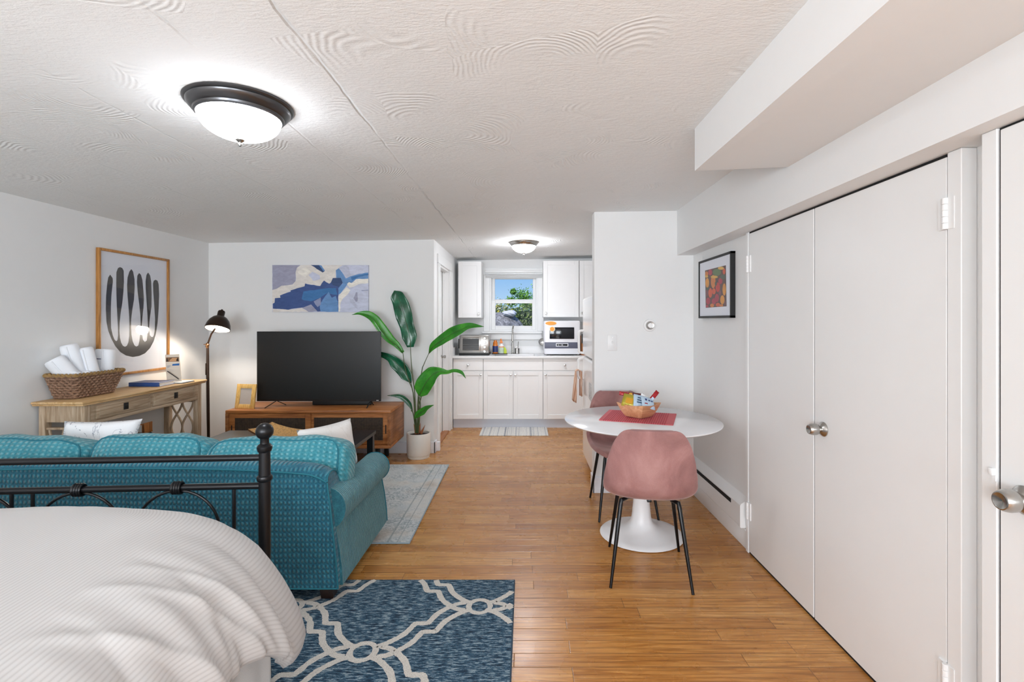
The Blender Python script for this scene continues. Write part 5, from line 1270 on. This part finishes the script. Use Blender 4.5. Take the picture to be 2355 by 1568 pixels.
    yv = [v for v in inner if uvv[v][0] <= Lside]
    # strips running to the far side from each inner vertex of the straight part
    far = []
    for v in yv:
        r = [v]
        for k in range(1, 15):
            x = v.co.x+(cxl-v.co.x)*k/14
            u_ = tb.verts.new((x, v.co.y, .762+.004*math.sin(x*7+v.co.y*3)*min(1, k/3))); uvv[u_] = (v.co.y, -(v.co.x-x)); r.append(u_)
        far.append(r)
    for a, b in zip(far, far[1:]):
        for k in range(14): tb.faces.new([a[k], b[k], b[k+1], a[k+1]])
    # close the gap between the last strip and the foot ring
    fr_ = [v for v in inner if uvv[v][0] >= Lside]
    last = far[-1]
    tbl = [v for v in fr_]
    fan = [last[k] for k in range(15)]
    poly = tbl[::1]+fan[::-1]
    seen = []; 
    for v in poly:
        if v not in seen: seen.append(v)
    tb.verts.ensure_lookup_table()
    es = []
    for a, b in zip(seen, seen[1:]+seen[:1]):
        e = tb.edges.get((a, b)) or tb.edges.new((a, b)); es.append(e)
    res = bmesh.ops.triangle_fill(tb, edges=es, use_beauty=True)
    for f in tb.faces:
        for l in f.loops: l[uvl].uv = uvv.get(l.vert, (0, 0))
    bmesh.ops.recalc_face_normals(tb, faces=tb.faces)
    me = bpy.data.meshes.new('duvet'); tb.to_mesh(me); tb.free(); me.materials.append(M['duvet'])
    for p in me.polygons: p.use_smooth = True
    dv = bpy.data.objects.new('duvet', me); COL.objects.link(dv)
    md = dv.modifiers.new('thick', 'SOLIDIFY'); md.thickness = .012; md.offset = -1
    dv.location = (BX, BY, 0); dv.rotation_euler = (0, 0, ANG)
    tag(dv, 'white ribbed duvet with rumpled folds hanging over the bed corner', 'duvet')
    t.location = (BX, BY, 0); t.rotation_euler = (0, 0, ANG)
def duvet_mat():
    g = G('ribbed_white_cotton', '#e6e3e1', .85); uv = g.n('TexCoord').outputs['UV']; s = g.n('SeparateXYZ', {0: uv}); c = g.co()
    v = g.ma('ADD', s.outputs[1], g.ma('MULTIPLY', g.noise(c, 3, 2), .004))
    st = g.ma('SINE', g.ma('MULTIPLY', v, 2*PI/.0115))
    g.col(g.ramp(g.ma('ADD', g.ma('MULTIPLY', st, .5), .5), [(.0, '#b3b1b0'), (.35, '#bdbcbb'), (1, '#c1c0bf')]))
    g.bump(g.ma('ADD', g.ma('MULTIPLY', st, .5), g.ma('MULTIPLY', g.noise(c, 400, 2), .35)), .18, .0010); return g.m
M['duvet'] = duvet_mat(); M['sheet'] = plain('white_sheet', '#d9d6d2', .9, nscale=300, nb=.15, var=.01)
bed()

# ---------------------------------------------------------------- dining set
M['tablewhite'] = plain('white_lacquer', '#ecedf0', .14, nb=0, var=.004); M['pedwhite'] = plain('white_powder_coat', '#e9eaec', .35, nb=0, var=.005)
dt = thing('dining_table', 'round white pedestal dining table by the right wall', 'table', (.762, 3.22, 0))
MB().lathe([(0, .722), (.30, .722), (.44, .728), (.488, .738), (.50, .746), (.50, .750), (.496, .753), (0, .753)], (.762, 3.22, 0), 96).build('tabletop', 'tablewhite', dt, ang=40)
MB().lathe([(0, .002), (.262, .002), (.268, .006), (.262, .012), (.22, .020), (.15, .035), (.10, .055), (.072, .085), (.062, .12), (.054, .20), (.046, .32), (.042, .45), (.045, .58), (.058, .66), (.085, .705), (.12, .722), (0, .722)], (.762, 3.22, 0), 72).build('pedestal', 'pedwhite', dt, ang=60)

def velvet(name):
    g = G(name, '#b98583', .8); c = g.co(); n = g.noise(g.mp(c, (1, 1, .6)), 5, 4, .6, .6); f = g.noise(c, 300, 2, .7)
    col = g.ramp(n, [(.34, '#8a6461'), (.5, '#9e7370'), (.68, '#b28985')]); g.col(g.mix(.25, col, g.ramp(f, [(.3, '#b0908f'), (.7, '#ffffff')]), 'MULTIPLY'))
    g.set(Sheen_Weight=.55, Sheen_Roughness=.35); g.b.inputs['Sheen Tint'].default_value = lin('#ead2ce'); g.bump(f, .12, .002); return g.m
M['velvet'] = velvet('pink_velvet')
def make_chair(label):
    t = thing('dining_chair', label, 'chair', (0, 0, 0), 'pink velvet chairs at the round table')
    # centre line of the shell, local +y is the front
    cl = [(.235, .450), (.20, .462), (.12, .455), (.0, .445), (-.10, .446), (-.165, .462), (-.205, .50), (-.228, .57), (-.246, .66), (-.262, .75), (-.272, .815), (-.275, .838)]
    hw = [.150, .190, .215, .228, .233, .235, .236, .230, .215, .190, .155, .110]
    sd = [.004, .010, .022, .034, .046, .060, .070, .062, .045, .026, .012, .004]   # how far the sides wrap round
    cp = smooth_path([Vector((0, y, z)) for y, z in cl], 34)
    def f(u, v):
        k = v*(len(cl)-1); i = round(v*33); p = cp[i]; d = (cp[min(i+1, 33)]-cp[max(i-1, 0)]).normalized(); nn = Vector((0, -d.z, d.y))
        if nn.y < 0 and p.z > .5: nn = -nn
        if nn.z < 0: nn = -nn
        if p.z > .5: nn = Vector((0, d.z, -d.y)) if d.z > 0 else nn
        h = lerp1(list(range(len(hw))), hw, k); s_ = lerp1(list(range(len(sd))), sd, k); x = (u*2-1)
        ang = x*1.0
        return p+Vector((h*math.sin(x*PI/2*.92)/math.sin(PI/2*.92), 0, 0))+nn*s_*abs(x)**2.4
    sh = MB().grid(21, 34, f).build('seat_shell', 'velvet', t, ang=80)
    md = sh.modifiers.new('thick', 'SOLIDIFY'); md.thickness = .032; md.offset = 0
    md = sh.modifiers.new('round', 'SUBSURF'); md.levels = 1; md.render_levels = 2
    MB().box(-.12, .12, -.09, -.07, .418, .432, .004).box(-.12, .12, .07, .09, .418, .432, .004).box(-.012, .012, -.13, .13, .418, .430, .003).build('under_frame', 'black', t)
    for sx in (-1, 1):
        for sy in (-1, 1):
            a = Vector((sx*.118, sy*.10, .426)); b = Vector((sx*.150, sy*.145, .428)); e = Vector((sx*.207, sy*.238, .0))
            MB().tube([a, b, b.lerp(e, .04), b.lerp(e, .5), e], [.009, .0115, .012, .0105, .0075], 14).build('leg', 'black', t)
    return t
ch = make_chair('pink velvet dining chair in front of table with its back turned')
ch2 = copy_tree(ch); ch2['label'] = 'pink velvet dining chair tucked behind table against the pier wall'
ch.location = (.690, 2.775, 0); ch.rotation_euler = (0, 0, math.radians(-9))
ch2.location = (.722, 3.648, 0); ch2.rotation_euler = (0, 0, math.radians(180))

# placemat, bowl and snacks
def redcloth():
    g = G('red_ribbed_cloth', '#d4545f', .95); c = g.co('Generated'); s = g.n('SeparateXYZ', {0: c})
    u = g.ma('SINE', g.ma('MULTIPLY', s.outputs[0], 2*PI*34)); o = g.co(); n = g.noise(o, 200, 2, .8)
    inn = g.ma('MULTIPLY', g.ma('LESS_THAN', s.outputs[0], .9), g.ma('GREATER_THAN', s.outputs[0], .06))
    k = g.ma('MULTIPLY', g.ma('ADD', g.ma('MULTIPLY', u, .5), .5), inn)
    g.col(g.mix(.3, g.ramp(k, [(0, '#d8747a'), (1, '#c04a58')]), g.ramp(n, [(.3, '#b8898a'), (.7, '#ffffff')]), 'MULTIPLY')); g.bump(g.ma('ADD', k, n), .5, .004); return g.m
def placemat():
    mb = MB(); mb.grid(40, 12, lambda u, v: Vector(((u-.5)*.46, (v-.5)*.375, .007+.0003*math.sin(u*60)+.003*math.exp(-((u-.5)/.02)**2)*(1-v))))
    mb.box(-.23, .23, -.1875, .1875, .0, .006, .002, 1)
    o = mb.build('placemat', redcloth()); o.location = (.757, 3.268, .7532); o.rotation_euler = (0, 0, math.radians(-20))
    tag(o, 'red ribbed folded kitchen towel under the snack bowl', 'towel')
placemat()
def bowl():
    t = thing('snack_bowl', 'pale wooden square bowl of snacks on the red towel', 'bowl', (0, 0, 0))
    # square section turned so that a corner faces the room; concave flaring sides
    def ring(hs, z, dip=0, n=10):
        out = []
        cs = [(-hs, -hs), (hs, -hs), (hs, hs), (-hs, hs)]
        for k in range(4):
            a, b = cs[k], cs[(k+1) % 4]
            for j in range(n):
                f_ = j/n; bul = 1+.06*math.sin(f_*PI)
                out.append(Vector(((a[0]+(b[0]-a[0])*f_)*bul, (a[1]+(b[1]-a[1])*f_)*bul, z-dip*math.sin(f_*PI))))
        return out
    lv = [ring(.001, 0), ring(.062, 0), ring(.070, .012), ring(.085, .045, .002), ring(.098, .080, .006), ring(.104, .098, .010), ring(.098, .098, .010), ring(.080, .050, .002), ring(.062, .012), ring(.001, .010)]
    tb = bmesh.new(); rows = [[tb.verts.new(p) for p in r] for r in lv]
    for a, b in zip(rows, rows[1:]):
        for j in range(len(a)): j2 = (j+1) % len(a); tb.faces.new([a[j], a[j2], b[j2], b[j]])
    bmesh.ops.recalc_face_normals(tb, faces=tb.faces); mb = MB(); mb._merge(tb); mb.build('bowl_body', 'bowlwood', t, ang=40)
    t.location = (.755, 3.262, .765); t.rotation_euler = (0, 0, math.radians(42))
    t.scale = (1, 1, .93)
bowl()
def packet(name, label, c, w_, h_, th_, rot, m1, marks=(), cat='snack'):
    """pillow packet with crimped ends; marks = (x0,x1,z0,z1,material) on its front"""
    t = thing(name, label, cat, (0, 0, 0), 'snack packets in the wooden bowl'); mb = MB(); tb = bmesh.new(); nu, nv = 15, 11; sides = []
    for sg in (-1, 1):
        vv = [[tb.verts.new(((i/(nu-1)-.5)*w_, sg*th_*(max(0, 1-abs(2*i/(nu-1)-1)**3))**.6*(max(0, 1-abs(2*j/(nv-1)-1)**4))**.5+.0012*math.sin(i*2+j), (j/(nv-1)-.5)*h_)) for j in range(nv)] for i in range(nu)]
        for i in range(nu-1):
            for j in range(nv-1): tb.faces.new([vv[i][j], vv[i+1][j], vv[i+1][j+1], vv[i][j+1]])
    bmesh.ops.remove_doubles(tb, verts=tb.verts, dist=1e-5); bmesh.ops.recalc_face_normals(tb, faces=tb.faces); mb._merge(tb)
    mb.build('wrapper', m1, t, ang=70)
    for x0, x1, z0, z1, mm in marks:
        MB().grid(7, 4, lambda u, v: Vector((x0+(x1-x0)*u, -th_*(max(0, 1-abs(2*((x0+(x1-x0)*u)/w_))**3))**.6*(max(0, 1-abs(2*((z0+(z1-z0)*v)/h_))**4))**.5-.0018, z0+(z1-z0)*v))).build('printed_mark', mm, t)
    t.location = c; t.rotation_euler = rot; t.scale = (1.15, 1.15, 1.15)
M['pk_yellow'] = plain('yellow_foil', '#b5a63a', .25, .2, nscale=60, nb=.5, var=.35); M['pk_red'] = plain('red_foil', '#a51c24', .25, .2, nb=.3, var=.2); M['pk_blue'] = plain('pale_blue_foil', '#b9cfe2', .25, .15, nscale=70, nb=.4, var=.1)
M['pk_maroon'] = plain('maroon_foil', '#5e1a1e', .25, .2, nb=.3, var=.2); M['pk_navy'] = plain('dark_slate_print', '#3d5268', .35, nb=0); M['pk_gold'] = plain('gold_foil', '#d39a2d', .25, .3, nb=.3)
r_ = math.radians
packet('snack_bag', 'crinkled yellow snack bag at left side of bowl', (.688, 3.225, .872), .085, .075, .012, (r_(-28), r_(8), r_(-25)), 'pk_yellow', [(-.02, .02, -.02, .012, 'pk_gold')])
packet('snack_bar', 'bright red snack bar lying at back of bowl', (.685, 3.31, .902), .085, .022, .007, (r_(-15), r_(8), r_(-8)), 'pk_red')
packet('snack_bar', 'dark maroon snack bar at back beside gold tip', (.745, 3.30, .898), .085, .024, .008, (r_(-10), r_(6), r_(-5)), 'pk_maroon', [(-.04, -.022, -.009, .009, 'pk_gold')])
packet('snack_bag', 'pale blue packet with dark slanted stripes in middle of bowl', (.748, 3.205, .866), .075, .085, .011, (r_(-30), r_(14), r_(8)), 'pk_blue', [(-.018, .024, .016, .024, 'pk_navy'), (-.02, .022, .002, .010, 'pk_navy'), (-.022, .02, -.012, -.004, 'pk_navy')])
packet('snack_bag', 'pale blue packet with small navy letters at right of bowl', (.800, 3.20, .862), .085, .075, .011, (r_(-38), r_(16), r_(18)), 'pk_blue', [(-.024, -.013, .004, .016, 'label_navy'), (-.004, .008, .004, .012, 'label_navy'), (.014, .026, .004, .012, 'label_navy'), (-.03, -.012, -.018, -.012, 'pk_red')])
packet('snack_bar', 'red wrapped snack stick poking out of right side of bowl', (.838, 3.235, .888), .10, .026, .009, (r_(-5), r_(-48), r_(12)), 'pk_red', [(-.03, .005, -.008, .008, 'pk_blue')])
packet('snack_bar', 'white wrapped snack tip behind the pale blue packets', (.80, 3.27, .886), .06, .024, .007, (r_(-10), r_(30), 0), 'white_pl')

# ---------------------------------------------------------------- garden beyond the kitchen window
M['grass'] = plain('garden_ground', '#6d7350', .95, nscale=8, nb=.3, var=.3)
def gmesh():
    mb = MB(); mb.grid(50, 40, lambda u, v: Vector((-14+u*28, 7.25+v*16, -.3+1.3*min(1, max(0, (v*16-1.5)/5))+.08*math.sin(u*30)*math.sin(v*21))))
    return mb
o = gmesh().build('garden_ground', 'grass'); tag(o, 'sloping garden ground outside the kitchen window', 'ground', kind='structure')
def gravel():
    g = G('grey_rock', '#8a888a', .95); c = g.co(); n = g.noise(c, 14, 6, .8); g.col(g.ramp(n, [(.35, '#4c4b4e'), (.5, '#8b898c'), (.66, '#c4c1c4')])); g.bump(n, .8, .04); return g.m
M['rock'] = gravel()
def rock(name, label, c, s, m='rock'):
    tb = bmesh.new(); bmesh.ops.create_icosphere(tb, subdivisions=4, radius=1); 
    for v in tb.verts:
        k = 1+.10*math.sin(v.co.x*4+c[0])+.08*math.sin(v.co.y*5+v.co.z*3)+.05*math.sin(v.co.z*9+v.co.x*7)
        v.co = Vector((v.co.x*s[0]*k, v.co.y*s[1]*k, v.co.z*s[2]*k))+Vector(c)
    mb = MB(); mb._merge(tb); tag(mb.build(name, m, ang=80), label, 'rock')
rock('garden_rock', 'large grey rock filling lower left of kitchen window view', (-.75, 11.0, 1.0), (.75, .5, .58))
M['palerock'] = plain('pale_rock', '#cfcfd6', .9, nscale=20, nb=.4, var=.15)
rock('garden_rock', 'small pale rock among hedge leaves beyond kitchen window', (-.33, 10.8, 1.56), (.15, .12, .07), 'palerock')
def leaves(n, region, size, mats, seed):
    rnd = random.Random(seed); mb = MB(); t = bmesh.new()
    for _ in range(n):
        p = region(rnd); d = Vector((rnd.gauss(0, 1), rnd.gauss(0, 1), rnd.gauss(0, 1))).normalized(); e = d.orthogonal().normalized(); f = d.cross(e); s = size*rnd.uniform(.6, 1.3)
        vs_ = [t.verts.new(p+e*s), t.verts.new(p+f*s*.5), t.verts.new(p-e*s), t.verts.new(p-f*s*.5)]
        fc = t.faces.new(vs_); fc.material_index = rnd.randrange(len(mats))
    me = bpy.data.meshes.new('leaves'); t.to_mesh(me); t.free()
    for m in mats: me.materials.append(m)
    return me
LG = [plain('leaf_a', '#3f5d2a', .6, nb=0), plain('leaf_b', '#5f8038', .6, nb=0), plain('leaf_c', '#2c4423', .6, nb=0), plain('leaf_d', '#8aa052', .6, nb=0)]
hd = thing('hedge', 'dark green leafy hedge beyond the kitchen window', 'hedge', (.3, 12.3, .8))
def hreg(r): 
    x = r.uniform(-3.2, 3.2); top = 1.78+.10*math.sin(x*2.2+.5)+.06*math.sin(x*7); return Vector((x, 12.3+r.uniform(-.45, .45), .7+(top-.7)*r.random()**.6))
me = leaves(16000, hreg, .036, LG, 3); o = bpy.data.objects.new('foliage', me); COL.objects.link(o); o.parent = hd; o.location = (-.3, -12.3, -.8)
MB().box(-3.1, 3.1, 12.2, 12.5, .6, 1.65, .1, 3).build('hedge_core', LG[2], hd)
tr2 = thing('tree', 'bright green tree top rising above hedge outside kitchen window', 'tree', (.75, 13.5, .8))
MB().tube([(.75, 13.5, .7), (.55, 13.5, 1.5), (.25, 13.5, 1.95)], [.07, .05, .02], 8).build('trunk', 'darkleg', tr2)
LT = [plain('tree_leaf_a', '#6fa03a', .6, nb=0), plain('tree_leaf_b', '#4f8a3a', .6, nb=0), plain('tree_leaf_c', '#8cc050', .6, nb=0)]
def treg(r):
    c, s = r.choice([((.35, 2.25), .22), ((.8, 2.0), .4), ((1.2, 1.95), .45), ((.05, 2.12), .12), ((.1, 2.38), .07), ((.5, 2.05), .3), ((1.6, 1.9), .5)]); v = Vector((r.gauss(0, 1), r.gauss(0, 1), r.gauss(0, 1))); v *= s*.45
    return Vector((c[0]+v.x-.42, 13.5+v.y, c[1]+v.z-.18))
me = leaves(4500, treg, .030, LT, 5); o = bpy.data.objects.new('foliage', me); COL.objects.link(o); o.parent = tr2; o.location = (-.75, -13.5, -.8)
sh = thing('flowering_shrub', 'yellow flowering shrub at upper left of lower window pane', 'shrub', (-1.0, 11.9, 1.2))
LY = [plain('petal_yellow', '#e4cf3c', .6, nb=0), LG[1], LG[3], plain('petal_pale', '#ecebd6', .6, nb=0)]
me = leaves(1300, lambda r: Vector((-.90+r.gauss(0, .26), 11.55+r.gauss(0, .06), 1.72+r.gauss(0, .09))), .03, LY, 9); o = bpy.data.objects.new('foliage', me); COL.objects.link(o); o.parent = sh; o.location = (1.0, -11.9, -1.2)

for o in bpy.data.objects:
    if '_o' in o: del o['_o']
